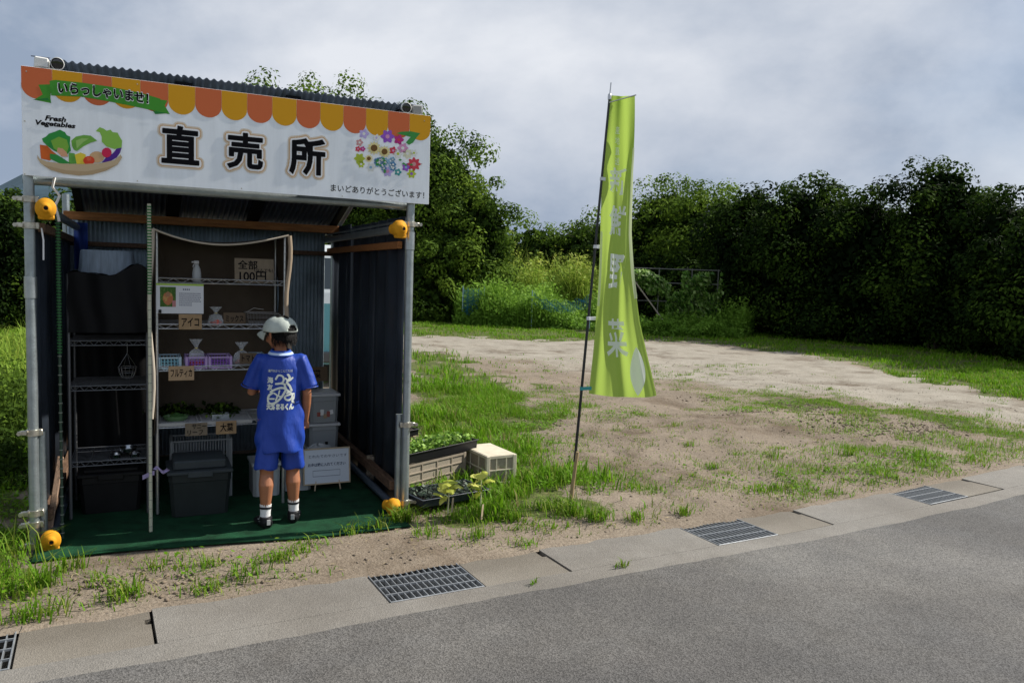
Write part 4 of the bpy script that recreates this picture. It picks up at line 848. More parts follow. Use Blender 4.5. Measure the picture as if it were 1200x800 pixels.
t = handtag('cardboard price sign reading 100 yen on the top shelf', [('全部', .08, .55, .58, .92), ('100円', .12, .06, .8, .48), ('(なんでも)', .5, .44, .98, .6)], 275, 321, 302, 331, YF+.03, mat('grey_card', (.2, .16, .115), .85, 0, .15, 25), -.1)
handtag('brown card lettered アイコ clipped to the second shelf', [('アイコ', .12, .2, .88, .78)], 209.5, 236.5, 368, 386, YF-.004, tilt=.04)
handtag('dark card lettered ミックス standing behind the shelf edge', [('ミックス', .1, .2, .9, .78)], 262, 288, 366, 380, YF+.06, mat('dark_card', (.12, .085, .055), .85), -.2)
handtag('brown card lettered フルティカ hanging from the third shelf', [('フルティカ', .08, .22, .92, .8)], 197.5, 227.5, 429, 446, YF-.004, mat('light_card', (.42, .29, .175), .85, 0, .12, 25), .03)
handtag('small card lettered トマト near the boy', [('トマト', .12, .2, .88, .8)], 281, 301, 413.5, 426, YF-.0, mat('dark_card', (.12, .085, .055), .85), -.1)
handtag('two-line card lettered サニーリーフ under the bottom shelf', [('サニー', .3, .54, .95, .94), ('リーフ', .1, .08, .8, .46)], 217, 243, 496, 511, YF-.004, mat('grey_card', (.2, .16, .115), .85), .04)
handtag('card lettered 大葉 under the bottom shelf', [('大葉', .2, .2, .85, .85)], 253, 277, 493.5, 509, YF-.004, tilt=.04)
# laminated notice with photo
def notice():
    a, b, c = onY(183, 367, YF), onY(238.5, 366, YF), onY(183, 331.5, YF); w_, h_ = b[0]-a[0], c[2]-a[2]
    t = Lthing('notice_sheet', 'white laminated notice with a photo and small print hanging from the top shelf', 'notice', a[0], YF-.006, a[2])
    mb = MB(); mb.box((w_/2, 0, h_/2), (w_, .002, h_), None, .0004); mb.build('sheet', mat('paper_white', (.62, .63, .66), .35), t)
    mb = MB(); F = lambda u, v, l=1: (u*w_, -.001-.0004*l, v*h_); q = lambda x0, x1, y0, y1, l=1: mb.add([F(x0, y0, l), F(x1, y0, l), F(x1, y1, l), F(x0, y1, l)], [(0, 1, 2, 3)])
    q(.0, 1, .93, .995); mb.build('green_band', mat('print_lime_band', (.35, .5, .08), .5), t)
    mb = MB(); n = 22
    for i in range(n):
        for j in range(n):
            x, y = (i+.5)/n, (j+.5)/n; v = float(fbm(x*5+3, y*5+8)); c_ = (.05, .12, .02) if v < .42 else (.12, .2, .04) if v < .5 else (.1, .05, .03)
            if (x-.5)**2+(y-.42)**2 < .1: c_ = (.45, .16, .07) if v < .5 else (.5, .28, .1)
            if (x-.5)**2+(y-.62)**2 < .02: c_ = (.35, .18, .1)
            if y < .3 and x > .75: c_ = (.45, .2, .2)
            f = lambda u, w2: F(.08+.33*u, .22+.66*w2); mb.add([f(i/n, j/n), f((i+1)/n, j/n), f((i+1)/n, (j+1)/n), f(i/n, (j+1)/n)], [(0, 1, 2, 3)], mat('photo_%d' % int(sum(c_)*100), c_, .4))
    mb.build('photograph', None, t)
    mb = MB(); rg = random.Random(2); L = mat('small_print', (.12, .13, .2), .6)
    for j in range(7):
        y = .66-.066*j; x = .48
        while x < (.93 if j < 5 else .75): wd = .012+.02*rg.random(); mb.add([F(x, y), F(x+wd, y), F(x+wd, y+.028), F(x, y+.028)], [(0, 1, 2, 3)]); x += wd+.008
    for i in range(4): mb.add([F(.56+.04*i, .78), F(.585+.04*i, .78), F(.585+.04*i, .83), F(.56+.04*i, .83)], [(0, 1, 2, 3)])
    mb.build('small_print', L, t)
    mb = MB(); mb.box((.02, -.004, .012), (.016, .006, .02), ch=.001); mb.build('clip', blackp, t)
notice()
# spray bottle
q = onY(230.5, 325, YF+.06); t = Lthing('spray_bottle', 'pale plastic spray bottle on the top shelf', 'bottle', q[0], YF+.06, 1.402)
sb = mat('milky_plastic', (.5, .52, .53), .35, transl=.25)
mb = MB(); mb.lathe([(0, 0), (.024, 0), (.026, .006), (.025, .055), (.021, .08), (.012, .098), (.010, .104), (0, .104)], n=20); mb.build('bottle', sb, t)
mb = MB(); mb.box((-.002, 0, .116), (.03, .016, .022), ch=.004); mb.tube([(-.014, 0, .118), (-.028, 0, .117)], .005, 8); mb.tube([(-.006, 0, .108), (-.018, 0, .1), (-.021, 0, .086)], .003, 6); mb.build('trigger_head', mat('milky_head', (.42, .42, .42), .4), t)
# produce
tom = mat('tomato_red', (.55, .045, .01), .18, coat=.3); film = glassy('clear_film', (.75, .78, .8), .15, .28)
def cluster(parent, n, r, cx, cy, cz, sx, sy, seed, m, nm='tomato'):
    rg = random.Random(seed); first = None; k = 0
    for i in range(n):
        p = (cx+(rg.random()-.5)*sx, cy+(rg.random()-.5)*sy, cz+r+(i*2*r/n)*.9)
        if first is None:
            mb = MB(); mb.lathe([(0, -r*.92), (r*.6, -r*.75), (r, -.1*r), (r*.92, r*.45), (r*.5, r*.85), (r*.12, r*.8), (0, r*.74)], n=12); o = mb.build(nm, m, parent); first = o.data; o.location = p
        else: link(nm, first, parent, p)
def bag(label, px, py, yl, h, wd, ncl, m=tom, r=.012, seed=1, z=None):
    q = onY(px, py, yl); t = Lthing('produce_bag', label, 'bag', q[0], yl, z if z else q[2]); cluster(t, ncl, r, 0, 0, .002, wd*.6, wd*.5, seed, m)
    mb = MB(); rg = random.Random(seed)
    def fn(u, v):
        a = 2*PI*u; k = [(.0, .0), (.9, .02), (1.0, .3), (.8, .55), (.16, .68), (.3, .8), (.75, 1.0)]; i = min(int(v*6), 5); f = v*6-i; rr = k[i][0]*(1-f)+k[i+1][0]*f; hh = k[i][1]*(1-f)+k[i+1][1]*f
        rr *= 1+.16*math.sin(5*a+v*7+seed)+.08*math.sin(11*a+seed); return (rr*wd/2*math.cos(a), rr*wd/2.6*math.sin(a), hh*h)
    mb.grid(fn, 28, 12); mb.build('film', film, t); mb = MB(); mb.lathe([(.1*wd, .655*h), (.11*wd, .68*h), (.1*wd, .705*h)], n=10); mb.build('twist_tie', mat('tie_gold', (.5, .4, .15), .4, .5), t); return t
bag('clear bag of red cherry tomatoes beside the アイコ card', 253, 381.5, YF+.09, .12, .085, 11, seed=3, z=1.133)
bag('clear bag standing in the purple basket of tomatoes', 230, 422, YF+.1, .17, .09, 7, seed=5, z=.885); bag('tall clear bag with small reddish tomatoes behind the トマト card', 283, 422, YF+.1, .15, .095, 9, mat('tomato_pale', (.35, .1, .08), .3), seed=6, z=.885)
# plastic baskets with slotted walls
def basket(label, name, px0, px1, py, yl, z, depth, h, m, inner=None, grp=None, rim=True):
    a, b = onY(px0, py, yl), onY(px1, py, yl); w_ = b[0]-a[0]; t = Lthing(name, label, 'basket', (a[0]+b[0])/2, yl, z, 0, grp)
    mb = MB(); mb.box((0, depth/2, .003), (w_-.01, depth-.006, .005)); mb.build('base', m, t)
    fm = inner or m
    mb = MB(); T_ = .004
    for s_ in (-1, 1):
        mb.box((s_*(w_/2-.002), depth/2, h-.006), (T_, depth, .014)); mb.box((s_*(w_/2-.002), depth/2, .008), (T_, depth, .016))
        mb.box((s_*(w_/2-.006), .0, h/2), (.014, T_, h-.002), ch=.001); mb.box((s_*(w_/2-.006), depth, h/2), (.014, T_, h-.002), ch=.001)
        for i in range(1, 5): mb.box((s_*(w_/2-.002), depth*i/5, h/2), (.003, .01, h-.02))
    for y in (-.0, depth):
        mb.box((0, y+.0005, .007), (w_-.03, T_-.001, .014)); mb.box((0, y+.0005, h-.006), (w_-.03, T_-.001, .009))
    mb.build('frame', m, t)
    mb = MB(); nn_ = max(5, int(w_/.016))
    for y in (.001, depth-.001):
        for i in range(1, nn_): mb.box((-w_/2+w_*i/nn_, y, h/2), (.0055, .002, h-.026))
    for zz in (.4, .62): mb.box((0, .002, h*zz), (w_-.03, .002, .004)); mb.box((0, depth-.002, h*zz), (w_-.03, .002, .004))
    tag(mb.build('lattice', fm, t), kind='stuff'); return t, w_
bl, pu, bl2 = mat('pale_blue_plastic', (.2, .42, .5), .4), mat('purple_plastic', (.2, .08, .38), .4), mat('lilac_plastic', (.42, .3, .55), .4)
basket('pale blue slotted basket at the left end of the third shelf', 'plastic_basket', 185, 212.5, 426, YF+.015, .882, .2, .075, mat('blue_white_plastic', (.38, .5, .58), .4), bl, 'small slotted baskets')
t, w_ = basket('purple and white slotted basket holding red tomatoes', 'plastic_basket', 217.5, 243, 424.5, YF+.015, .882, .2, .075, bl2, pu, 'small slotted baskets'); 
t2 = Lthing('tomatoes', 'loose red tomatoes inside the left purple basket', 'tomatoes', onY(230, 420, YF+.06)[0], YF+.06, .888); cluster(t2, 9, .013, 0, 0, 0, .08, .06, 4, tom)
basket('purple slotted basket, empty, right of the one with tomatoes', 'plastic_basket', 244.5, 272, 423.5, YF+.015, .882, .2, .075, bl2, pu, 'small slotted baskets')
basket('narrow pale blue basket half hidden by the boy shoulder', 'plastic_basket', 296, 312, 421, YF+.015, .882, .2, .08, mat('blue_white_plastic', (.38, .5, .58), .4), bl, 'small slotted baskets')
# wire basket on second shelf
a, b = onY(290, 380, YF+.02), onY(327, 379, YF+.02); t = Lthing('wire_basket', 'open wire basket at the right of the second shelf', 'basket', (a[0]+b[0])/2, YF+.02, 1.133); w_ = b[0]-a[0]; h_ = .085
wm = mat('basket_wire', (.3, .28, .26), .35, .8); mb = MB(); d_ = .2
for z, s_ in ((0, .88), (.03, .92), (.058, .96), (h_, 1.0)):
    x_, y0, y1 = w_/2*s_, d_/2-d_/2*s_, d_/2+d_/2*s_; mb.tube([(-x_, y0, z), (x_, y0, z), (x_, y1, z), (-x_, y1, z), (-x_, y0, z)], .0018 if z < h_ else .003, 5)
mb.build('rim', wm, t); mb = MB()
for i in range(11):
    x_ = -w_/2+w_*i/10
    for y0, y1 in ((d_/2-d_/2*.88, 0), (d_/2+d_/2*.88, d_)): mb.tube([(x_*.88, y0, 0), (x_, y1, h_)], .0013, 4)
for i in range(8):
    y_ = d_*i/7
    for s_ in (-1, 1): mb.tube([(s_*w_/2*.88, y_, 0), (s_*w_/2, y_, h_)], .0013, 4)
for i in range(9): mb.tube([(-w_*.44+w_*.88*i/8, .015, 0), (-w_*.44+w_*.88*i/8, d_-.015, 0)], .0013, 4)
tag(mb.build('wires', wm, t), kind='stuff')
mb = MB(); mb.tube([(-w_/2, d_/2, h_), (-w_/4, d_/2-.02, h_+.03), (0.01, d_/2-.03, h_+.022)], .0022, 6); mb.build('handle', mat('basket_wire_pale', (.5, .48, .45), .35, .6), t)
# bottom shelf: pale trays, bowl, tub
tray = mat('pale_tray', (.42, .42, .42), .45)
def shallow(label, px0, px1, py, yl, z, depth, h, m, name='tray', cat='tray'):
    a, b = onY(px0, py, yl), onY(px1, py, yl); w_ = b[0]-a[0]; t = Lthing(name, label, cat, (a[0]+b[0])/2, yl, z)
    mb = MB(); mb.box((0, depth/2, .002), (w_-.012, depth-.012, .004)); mb.build('base', m, t); mb = MB()
    for s_ in (-1, 1): mb.box((s_*(w_/2-.004), depth/2, h/2), (.005, depth-.002, h), RY(s_*.12)); mb.box((0, depth/2+s_*(depth/2-.004), h/2), (w_-.014, .005, h-.001), RX(-s_*.12))
    mb.build('rim', m, t); return t
shallow('pale shallow tray at the left of the bottom shelf', 185, 233, 494, YF+.005, .542, .3, .022, tray); shallow('pale shallow tray at the right of the bottom shelf', 236, 296, 491, YF+.005, .542, .3, .022, tray)
q = onY(206, 487, YF+.12); t = Lthing('glass_bowl', 'green tinted oval dish of cucumbers on the left tray', 'bowl', q[0], YF+.12, .552); mb = MB(); mb.lathe([(.0, .002), (.05, .002), (.07, .02), (.074, .036), (.070, .036), (.066, .02), (.048, .006), (0, .006)], n=26, sc=(1, .8)); mb.build('dish', mat('green_dish', (.12, .22, .09), .2), t)
cu = mat('cucumber', (.03, .09, .015), .4, 0, .3, 60)
for i in range(5):
    mb = MB(); y_ = -.04+.02*i; mb.tube([(-.05+.008*i, y_, .02+.007*(i % 3)), (0, y_+.006, .03+.007*(i % 3)), (.045, y_, .022+.007*(i % 3))], [.004, .012, .005], 10); mb.build('cucumber', cu, t)
t = Lthing('clear_tub', 'clear plastic tub with greens on the right tray', 'tub', onY(258, 486, YF+.12)[0], YF+.12, .552); mb = MB(); mb.box((0, 0, .002), (.1, .07, .003)); 
for s_ in (-1, 1): mb.box((s_*.05, 0, .02), (.0015, .07, .036)); mb.box((0, s_*.035, .02), (.098, .0015, .036))
mb.build('tub', glassy('clear_tub_plastic', (.6, .65, .66), .15, .45), t)
rng = np.random.default_rng(8); P = rng.normal(size=(260, 3))*[.025, .018, .008]+[0, 0, .022]; Nn = rng.normal(size=P.shape); Nn /= np.linalg.norm(Nn, axis=1)[:, None]; V, F = leaves_np(P, Nn, .022, rng, .7); tag(link('greens', mesh_np('greens', V, F, leafm, var=np.repeat(rng.random(260)*.6, 4)), t), kind='stuff')
def leafy_bunch(label, x, y, z, r, n, m, seed, nm='leaf_bunch', size=.035):
    t = Lthing(nm, label, 'greens', x, y, z); rng = np.random.default_rng(seed); P = rng.normal(size=(n, 3))*[r, r*.6, r*.35]; P[:, 2] = np.abs(P[:, 2])+.008; Nn = rng.normal(size=P.shape)*.6+[0, -.3, .7]; Nn /= np.linalg.norm(Nn, axis=1)[:, None]
    V, F = leaves_np(P, Nn, size, rng, .6); tag(link('leaves', mesh_np('leaves', V, F, m, var=np.repeat(rng.random(n), 4)), t), kind='stuff'); mb = MB()
    for i in range(5): mb.tube([(-.03+.015*i, 0, .004), (-.02+.01*i, .03, r*.4)], .002, 5)
    mb.build('stems', mat('stem_green', (.1, .2, .04), .6), t)
leafy_bunch('dark leafy greens heaped behind the cucumber dish', onY(206, 470, RY1-.1)[0], RY1-.1, .565, .065, 420, leafd, 3); leafy_bunch('dark leafy greens heaped behind the clear tub', onY(258, 470, RY1-.1)[0], RY1-.1, .565, .05, 360, leafd, 4)
# ================================================================== FLOOR BOXES
dkbox, dklid = mat('charcoal_box', (.022, .028, .028), .5, 0, .15, 8), mat('charcoal_lid', (.045, .055, .06), .45, 0, .12, 8)
def tote(label, x, y, z, w_, d_, h_, mb_, ml, lidh=.03, name='storage_box', rz=0., taper=.9, handle=True, mesh=False, lid=True):
    t = Lthing(name, label, 'box', x, y, z, rz); mb = MB(); n = 1; V = []; k = .02
    def ring(s_, zz, wi=0): X_, Y_ = w_/2*s_-wi, d_/2*s_-wi; return [(-X_+k, -Y_, zz), (X_-k, -Y_, zz), (X_, -Y_+k, zz), (X_, Y_-k, zz), (X_-k, Y_, zz), (-X_+k, Y_, zz), (-X_, Y_-k, zz), (-X_, -Y_+k, zz)]
    R_ = [ring(taper, 0), ring(taper+(1-taper)*.8, h_*.8), ring(taper+(1-taper)*.8+.02, h_*.82), ring(1.0, h_), ring(1.0, h_, .006), ring(taper, .006, .006)]
    for r_ in R_: V += r_
    F = [list(range(8))[::-1], [40+i for i in range(8)]]
    for j in range(5):
        for i in range(8): F.append((j*8+i, j*8+(i+1) % 8, (j+1)*8+(i+1) % 8, (j+1)*8+i))
    mb.add(V, F); mb.build('tub', mb_, t)
    if lid:
        mb = MB(); mb.box((0, 0, h_+.008), (w_+.02, d_+.02, .02), ch=.005); mb.box((0, 0, h_+.018+lidh/2), (w_*.86, d_*.8, lidh), ch=.01)
        mb.build('lid', ml, t)
        if handle: mb = MB(); mb.box((0, -d_/2-.012, h_-.0), (w_*.4, .012, .035), ch=.004); mb.build('latch', ml, t)
    return t
a, b = onY(206, 612, .27), onY(268, 612, .27)
tote('charcoal lidded storage box on the mat under the light rack', .815, .27+.17, .02, .345, .33, .255, dkbox, dklid, .055)
t, w_ = basket('pale grey slotted basket behind the charcoal box', 'storage_basket', 200, 272, 560, .66, .02, .2, .38, mat('pale_grey_plastic', (.3, .32, .33), .5))
tote('white box on the mat behind the boy, left of his legs', 1.235, .70, .02, .17, .25, .2, mat('dull_white_box', (.42, .45, .46), .5), mat('dull_white_box', (.42, .45, .46), .5), .004, handle=False, taper=.97)
tote('pale box on the mat seen between the boy legs and the whiteboard', 1.45, .74, .02, .17, .2, .15, mat('dull_white_box', (.42, .45, .46), .5), mat('dull_white_box', (.42, .45, .46), .5), .004, handle=False, taper=.97)
# stack of translucent boxes on the right
clr = mat('frosted_box', (.33, .36, .38), .35, transl=.2); clid = mat('frosted_lid', (.5, .52, .54), .35); red_ = mat('red_packet', (.35, .1, .08), .6)
zc = .02
for i, (h_, w_, lb) in enumerate(((.20, .2, 'bottom frosted box of the stack at the right wall, full of crumpled plastic'), (.16, .205, 'middle frosted box of the stack at the right wall'), (.185, .2, 'top frosted box of the stack, pale lid and reddish contents'))):
    tote(lb, 1.665, 1.0, zc, w_, .26, h_, clr, clid, .006, taper=.95, handle=False); zc += h_+.026
for i, (px, py, c_) in enumerate(((378, 462, (.4, .12, .1)), (382, 470, (.5, .45, .4)), (372, 468, (.25, .1, .08)))):
    pass
t = Lthing('folded_packets', 'reddish and white packets seen in the top frosted box', 'packets', 1.665, .8715, .42+.03)
for i in range(5): mb = MB(); mb.box((-.04+.022*i, 0, .04+.016*math.sin(i*2.1)), (.024, .002, .03+.01*(i % 2)), RY(.3*math.sin(i*3))); mb.build('packet', (red_, white, mat('packet_tan', (.4, .3, .2), .6))[i % 3], t)
t = Lthing('latch_tag', 'small dark square catch on the middle frosted box', 'catch', 1.68, .866, .285); mb = MB(); mb.box((0, 0, .0), (.02, .006, .02), ch=.002); mb.build('catch', blackp, t)
handtag('dark brown card with faint lettering on top of the frosted boxes', [('野菜', .2, .2, .7, .8)], 357, 384, 430, 447, .93, mat('dark_card', (.12, .085, .055), .85), -.15)
t = Lthing('plastic_bag', 'crumpled clear bag between the frosted boxes and the whiteboard', 'bag', 1.615, .85, .2); mb = MB(); mb.grid(lambda u, v: ((.085+.02*math.sin(u*17+v*5))*math.cos(2*PI*u)*math.sin(PI*v*.9+.2), (.04)*math.sin(2*PI*u)*math.sin(PI*v*.9+.2), .0+.085*v+.01*math.sin(u*25+v*11)), 40, 14, None, False); mb.build('film', glassy('crumpled_film', (.55, .58, .6), .2, .7), t)
# whiteboard on its little easel
def whiteboard():
    a, b, c = onY(355.5, 569, .6), onY(410.5, 570.5, .6), onY(357, 527, .6); w_, h_ = b[0]-a[0], c[2]-a[2]
    t = Lthing('whiteboard', 'small framed whiteboard with handwriting leaning on short legs', 'whiteboard', a[0], .6, a[2]-.0); R = RX(-.12)
    mb = MB(); mb.box(R @ Vector((w_/2, .003, h_/2)), (w_-.01, .005, h_-.01), R); mb.build('panel', mat('whiteboard_face', (.62, .68, .76), .25), t)
    for (x, z, sx, sz) in ((w_/2, .004, w_, .009), (w_/2, h_-.004, w_, .009), (.0045, h_/2, .009, h_-.018), (w_-.0045, h_/2, .009, h_-.018)): mb = MB(); mb.box(R @ Vector((x, .002, z)), (sx, .012, sz), R, .001); mb.build('frame_strip', wood_l, t)
    for x in (.3, .72): mb = MB(); mb.tube([R @ Vector((w_*x, .012, .1)), (w_*x+.02*(1 if x > .5 else -1), -.006, -a[2]+.022)], .005, 6); mb.build('leg', wood_l, t)
    mb = MB(); mb.tube([(w_/2, .03, h_*.8), (w_/2, .16, -a[2]+.022)], .005, 6); mb.build('rear_leg', wood_l, t)
    mb = MB(); f = lambda u, v: R @ Vector((u*w_, -.001, v*h_)); letter(mb, 'とれたてのやさいです', .12, .74, .93, .82, f, None); letter(mb, 'お金は箱に入れてください', .1, .5, .9, .6, f, None, .02)
    for x0, x1, z0, z1 in ((.2, .78, .22, .23), (.2, .78, .38, .39), (.2, .205, .23, .38), (.775, .78, .23, .38)): mb.add([f(x0, z0), f(x1, z0), f(x1, z1), f(x0, z1)], [(0, 1, 2, 3)])
    mb.build('handwriting', mat('marker_blue', (.03, .05, .12), .6), t)
whiteboard()
# ================================================================== BLACK RACK GOODS
t = Lthing('clear_bin', 'upturned frosted plastic bin on top of the black rack', 'bin', .325, .60, 1.412); mb = MB()
V = []; F = []; 
for s_, z in ((1, 0), (.985, .02), (.9, .15), (.86, .158), (0.0, .16)):
    for k in range(24):
        a_ = 2*PI*k/24; c_, s2 = math.cos(a_), math.sin(a_); p = 5; rr = (abs(c_)**p+abs(s2)**p)**(-1/p); V.append((.155*s_*c_*rr, .12*s_*s2*rr, z))
for j in range(4):
    for k in range(24): F.append((j*24+k, j*24+(k+1) % 24, (j+1)*24+(k+1) % 24, (j+1)*24+k))
mb.add(V, F, None, True); mb.build('body', mat('frosted_blue_bin', (.30, .38, .48), .35, 0, .25, 12, stretch=(6, 6, .5), transl=.3), t); mb = MB(); mb.tube([(-.155*1, -.121, .0), (.155, -.121, 0)], .004, 6); mb.build('rim', clid, t)
def sack():
    t = Lthing('black_sack', 'black plastic sheeting draped over the upper half of the black rack', 'sheeting', .335, .42, 1.1)
    mb = MB(); mb.grid(lambda u, v: (-.205+.44*u+.004*math.sin(v*9), -.0-.02*math.sin(u*PI)+.004*math.sin(u*23+v*3)+.01*math.sin(u*9), (.335+.055*math.exp(-((u-.82)/.16)**2)+.008*math.sin(u*11))*(v)+(.0)*(1-v)), 60, 16); mb.grid(lambda u, v: (-.205+.44*u, .0+.4*v, .335+.055*math.exp(-((u-.82)/.16)**2)+.008*math.sin(u*11)-.02*v*(1-v)+.01*math.sin(v*12+u*20)), 60, 10)
    mb.build('sheet', mat('bin_liner', (.004, .004, .005), .6, spec=.2), t)
sack()
t = Lthing('black_backdrop', 'black sheeting hung behind the black rack', 'sheeting', .335, .875, .05); mb = MB(); mb.grid(lambda u, v: (-.24+.48*u, .012*math.sin(u*19+v*3), 1.38*v), 30, 10); mb.build('sheet', MATS['bin_liner'], t)
def hanging():
    q = onY(149, 405, .42); t = Lthing('hanging_basket', 'small wire hanging basket in front of the black rack', 'basket', q[0], .42, .84)
    m_ = mat('dull_chrome', (.22, .22, .22), .3, .8)
    for z, r in ((.0, .032), (.03, .045), (.06, .05)): mb = MB(); mb.tube([(r*math.cos(2*PI*k/20), r*math.sin(2*PI*k/20), z) for k in range(21)], .0016, 5); mb.build('hoop', m_, t)
    mb = MB()
    for k in range(14): a_ = 2*PI*k/14; mb.tube([(0, 0, -.01), (.032*math.cos(a_), .032*math.sin(a_), 0), (.045*math.cos(a_), .045*math.sin(a_), .03), (.05*math.cos(a_), .05*math.sin(a_), .06)], .001, 4)
    mb.build('mesh_wire', m_, t); mb = MB()
    for k in range(4): a_ = 2*PI*k/4+.4; mb.tube([(.05*math.cos(a_), .05*math.sin(a_), .06), (0, 0, .14)], .0012, 4)
    mb.tube([(0, 0, .14), (0, 0, .2)], .0015, 5); mb.build('hanger', m_, t)
hanging()
ssteel = mat('stainless', (.5, .51, .52), .16, 1.)
for i, (px, py, r, lb) in enumerate(((150, 497, .05, 'wide steel bowl on the lowest shelf of the black rack'), (136, 516, .03, 'small steel cup left of and below the wide bowl'), (158, 514, .034, 'small steel bowl right of the cup'))):
    q = onY(px, py, .52); t = Lthing('steel_bowl', lb, 'bowl', q[0], .52, .372 if i == 0 else .335); mb = MB(); mb.lathe([(0, 0), (r*.5, .001), (r*.9, .02), (r, .036), (r*1.04, .037), (r*.97, .034), (r*.86, .02), (r*.48, .003), (0, .003)], n=28); mb.build('bowl', ssteel, t); mb = MB(); mb.tube([(r*1.03*math.cos(k*PI/12), r*1.03*math.sin(k*PI/12), .037) for k in range(25)], .0018, 6); mb.build('rim', ssteel, t)
tote('black lidded tub on the mat under the black rack', .335, .66, .02, .34, .3, .22, blackp, blackp, .02)
t = Lthing('blue_sheet', 'strip of blue sheeting hanging at the back left of the stall', 'sheet', .06, 1.95, 1.45); mb = MB(); mb.grid(lambda u, v: (.09*u, .012*math.sin(u*9+v*2), .34*v), 12, 10); mb.build('sheet', mat('blue_sheet', (.02, .05, .25), .5), t)
# ================================================================== CRATES AND SEEDLINGS RIGHT OF THE STALL
def crate(label, c, ang, w_, d_, h_, m, z=0., cols=4, rows=3, solidtop=False, legs=True, name='harvest_crate'):
    t = thing(name, label, 'crate', (c[0], c[1], z), ang); T_ = .006
    mt = m
    for s_ in (-1, 1):
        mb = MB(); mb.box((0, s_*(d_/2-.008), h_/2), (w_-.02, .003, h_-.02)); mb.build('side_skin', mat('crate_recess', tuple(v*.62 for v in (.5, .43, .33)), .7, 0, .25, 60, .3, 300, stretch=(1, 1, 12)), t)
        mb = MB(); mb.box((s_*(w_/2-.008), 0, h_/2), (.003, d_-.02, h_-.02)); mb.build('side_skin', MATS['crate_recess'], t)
    for s_ in (-1, 1):
        for s2 in (-1, 1): mb = MB(); mb.box((s_*(w_/2-.012), s2*(d_/2-.012), h_/2-.001), (.03, .03, h_), ch=.004); mb.build('corner_post', mt, t)
        for j in range(rows+1):
            z_ = .012+(h_-.024)*j/rows; tk = .02 if j in (0, rows) else .009
            mb = MB(); mb.box((0, s_*(d_/2-.004), z_), (w_-.05, .009, tk), ch=.001); mb.build('rib', mt, t); mb = MB(); mb.box((s_*(w_/2-.004), 0, z_), (.009, d_-.05, tk), ch=.001); mb.build('rib', mt, t)
        for i in range(1, cols): mb = MB(); mb.box((-w_/2+w_*i/cols, s_*(d_/2-.0045), h_/2), (.009, .0075, h_-.044)); mb.build('rib', mt, t)
        for i in range(1, 3): mb = MB(); mb.box((s_*(w_/2-.0045), -d_/2+d_*i/3, h_/2), (.0075, .009, h_-.044)); mb.build('rib', mt, t)
    mb = MB(); mb.box((0, 0, (h_-.004) if solidtop else .006), (w_-.012, d_-.012, .01), ch=.002); mb.build('top_board' if solidtop else 'floor', mt, t); return t
cr1, cr2 = mat('taupe_crate', (.30, .25, .19), .65, 0, .12, 20), mat('cream_crate', (.58, .52, .40), .6, 0, .12, 15)
pa, pb = Vector(GP(480, 580)), Vector(GP(549, 561)); dv = (pb-pa); ang = math.atan2(dv.y, dv.x); wv = Vector((math.cos(ang), math.sin(ang), 0)); nv = Vector((-wv.y, wv.x, 0)); cw = .62; CHT = .205
c1 = pa+wv*(.29-.02)+nv*.2; crate('taupe ribbed harvest crate beside the right post, carrying the seedling trays', c1, ang, cw-.02, .40, CHT, cr1, .008, 4, 3)
def plant_tray(label, c, ang, w_, d_, h_, z, nplants, leaf, seed, m=blackp, ht=.04, name='seedling_tray', fill=True, lm=None, spread=1.):
    t = thing(name, label, 'seedling tray', (c[0], c[1], z), ang); mb = MB(); k = 6
    for s_ in (-1, 1): mb.box((s_*(w_/2-.003), 0, h_/2), (.005, d_-.002, h_), RY(s_*.12)); mb.box((0, s_*(d_/2-.003), h_/2), (w_-.012, .005, h_-.001), RX(-s_*.12)); mb.box((0, s_*(d_/2+.004), h_-.002), (w_+.02, .012, .005), ch=.001); mb.box((s_*(w_/2+.004), 0, h_-.0025), (.012, d_-.006, .005), ch=.001)
    mb.box((0, 0, .004), (w_-.014, d_-.014, .005)); mb.build('tray', m, t)
    if fill:
        rg = random.Random(seed); mb = MB(); mb.grid(lambda u, v: ((u-.5)*(w_-.014), (v-.5)*(d_-.014), h_*.62+.008*math.sin(u*40)*math.sin(v*30)), 30, 16); mb.build('potting_soil', mat('potting_soil', (.02, .015, .012), .95, bump=.8, bscale=120), t)
    rng = np.random.default_rng(seed); P = np.stack([(rng.random(nplants)-.5)*w_*.95, (rng.random(nplants)-.5)*d_*.92, h_*.7+ht*rng.random(nplants)], 1); Nn = rng.normal(size=P.shape)*.5+[0, 0, .8]; Nn /= np.linalg.norm(Nn, axis=1)[:, None]
    V, F = leaves_np(P, Nn, leaf, rng, .75); tag(link('seedlings', mesh_np('seedlings', V, F, lm or mat('seedling_leaf', (.2, .3, .08), .45, attr=[(.04, .10, .015), (.13, .27, .03), (.24, .40, .06), (.36, .52, .12)], transl=.25), var=np.repeat(rng.random(nplants), 4)), t), kind='stuff'); return t
c2 = c1-nv*.08+wv*.06; plant_tray('black trough packed with pale green seedlings on the taupe crate', c2, ang, .70, .26, .07, CHT+.012, 1300, .028, 5, ht=.06)
c3 = c1+nv*.36+wv*.10
t = thing('support_plank', 'pale plank under the small black tray behind the seedling trough', 'plank', (c3.x, c3.y, .25), ang); mb = MB(); mb.box((0, 0, .008), (.38, .12, .016), ch=.002); mb.box((-.15, 0, -.125), (.04, .1, .25), ch=.002); mb.box((.15, 0, -.125), (.04, .1, .25), ch=.002); mb.build('board', wood_l, t)
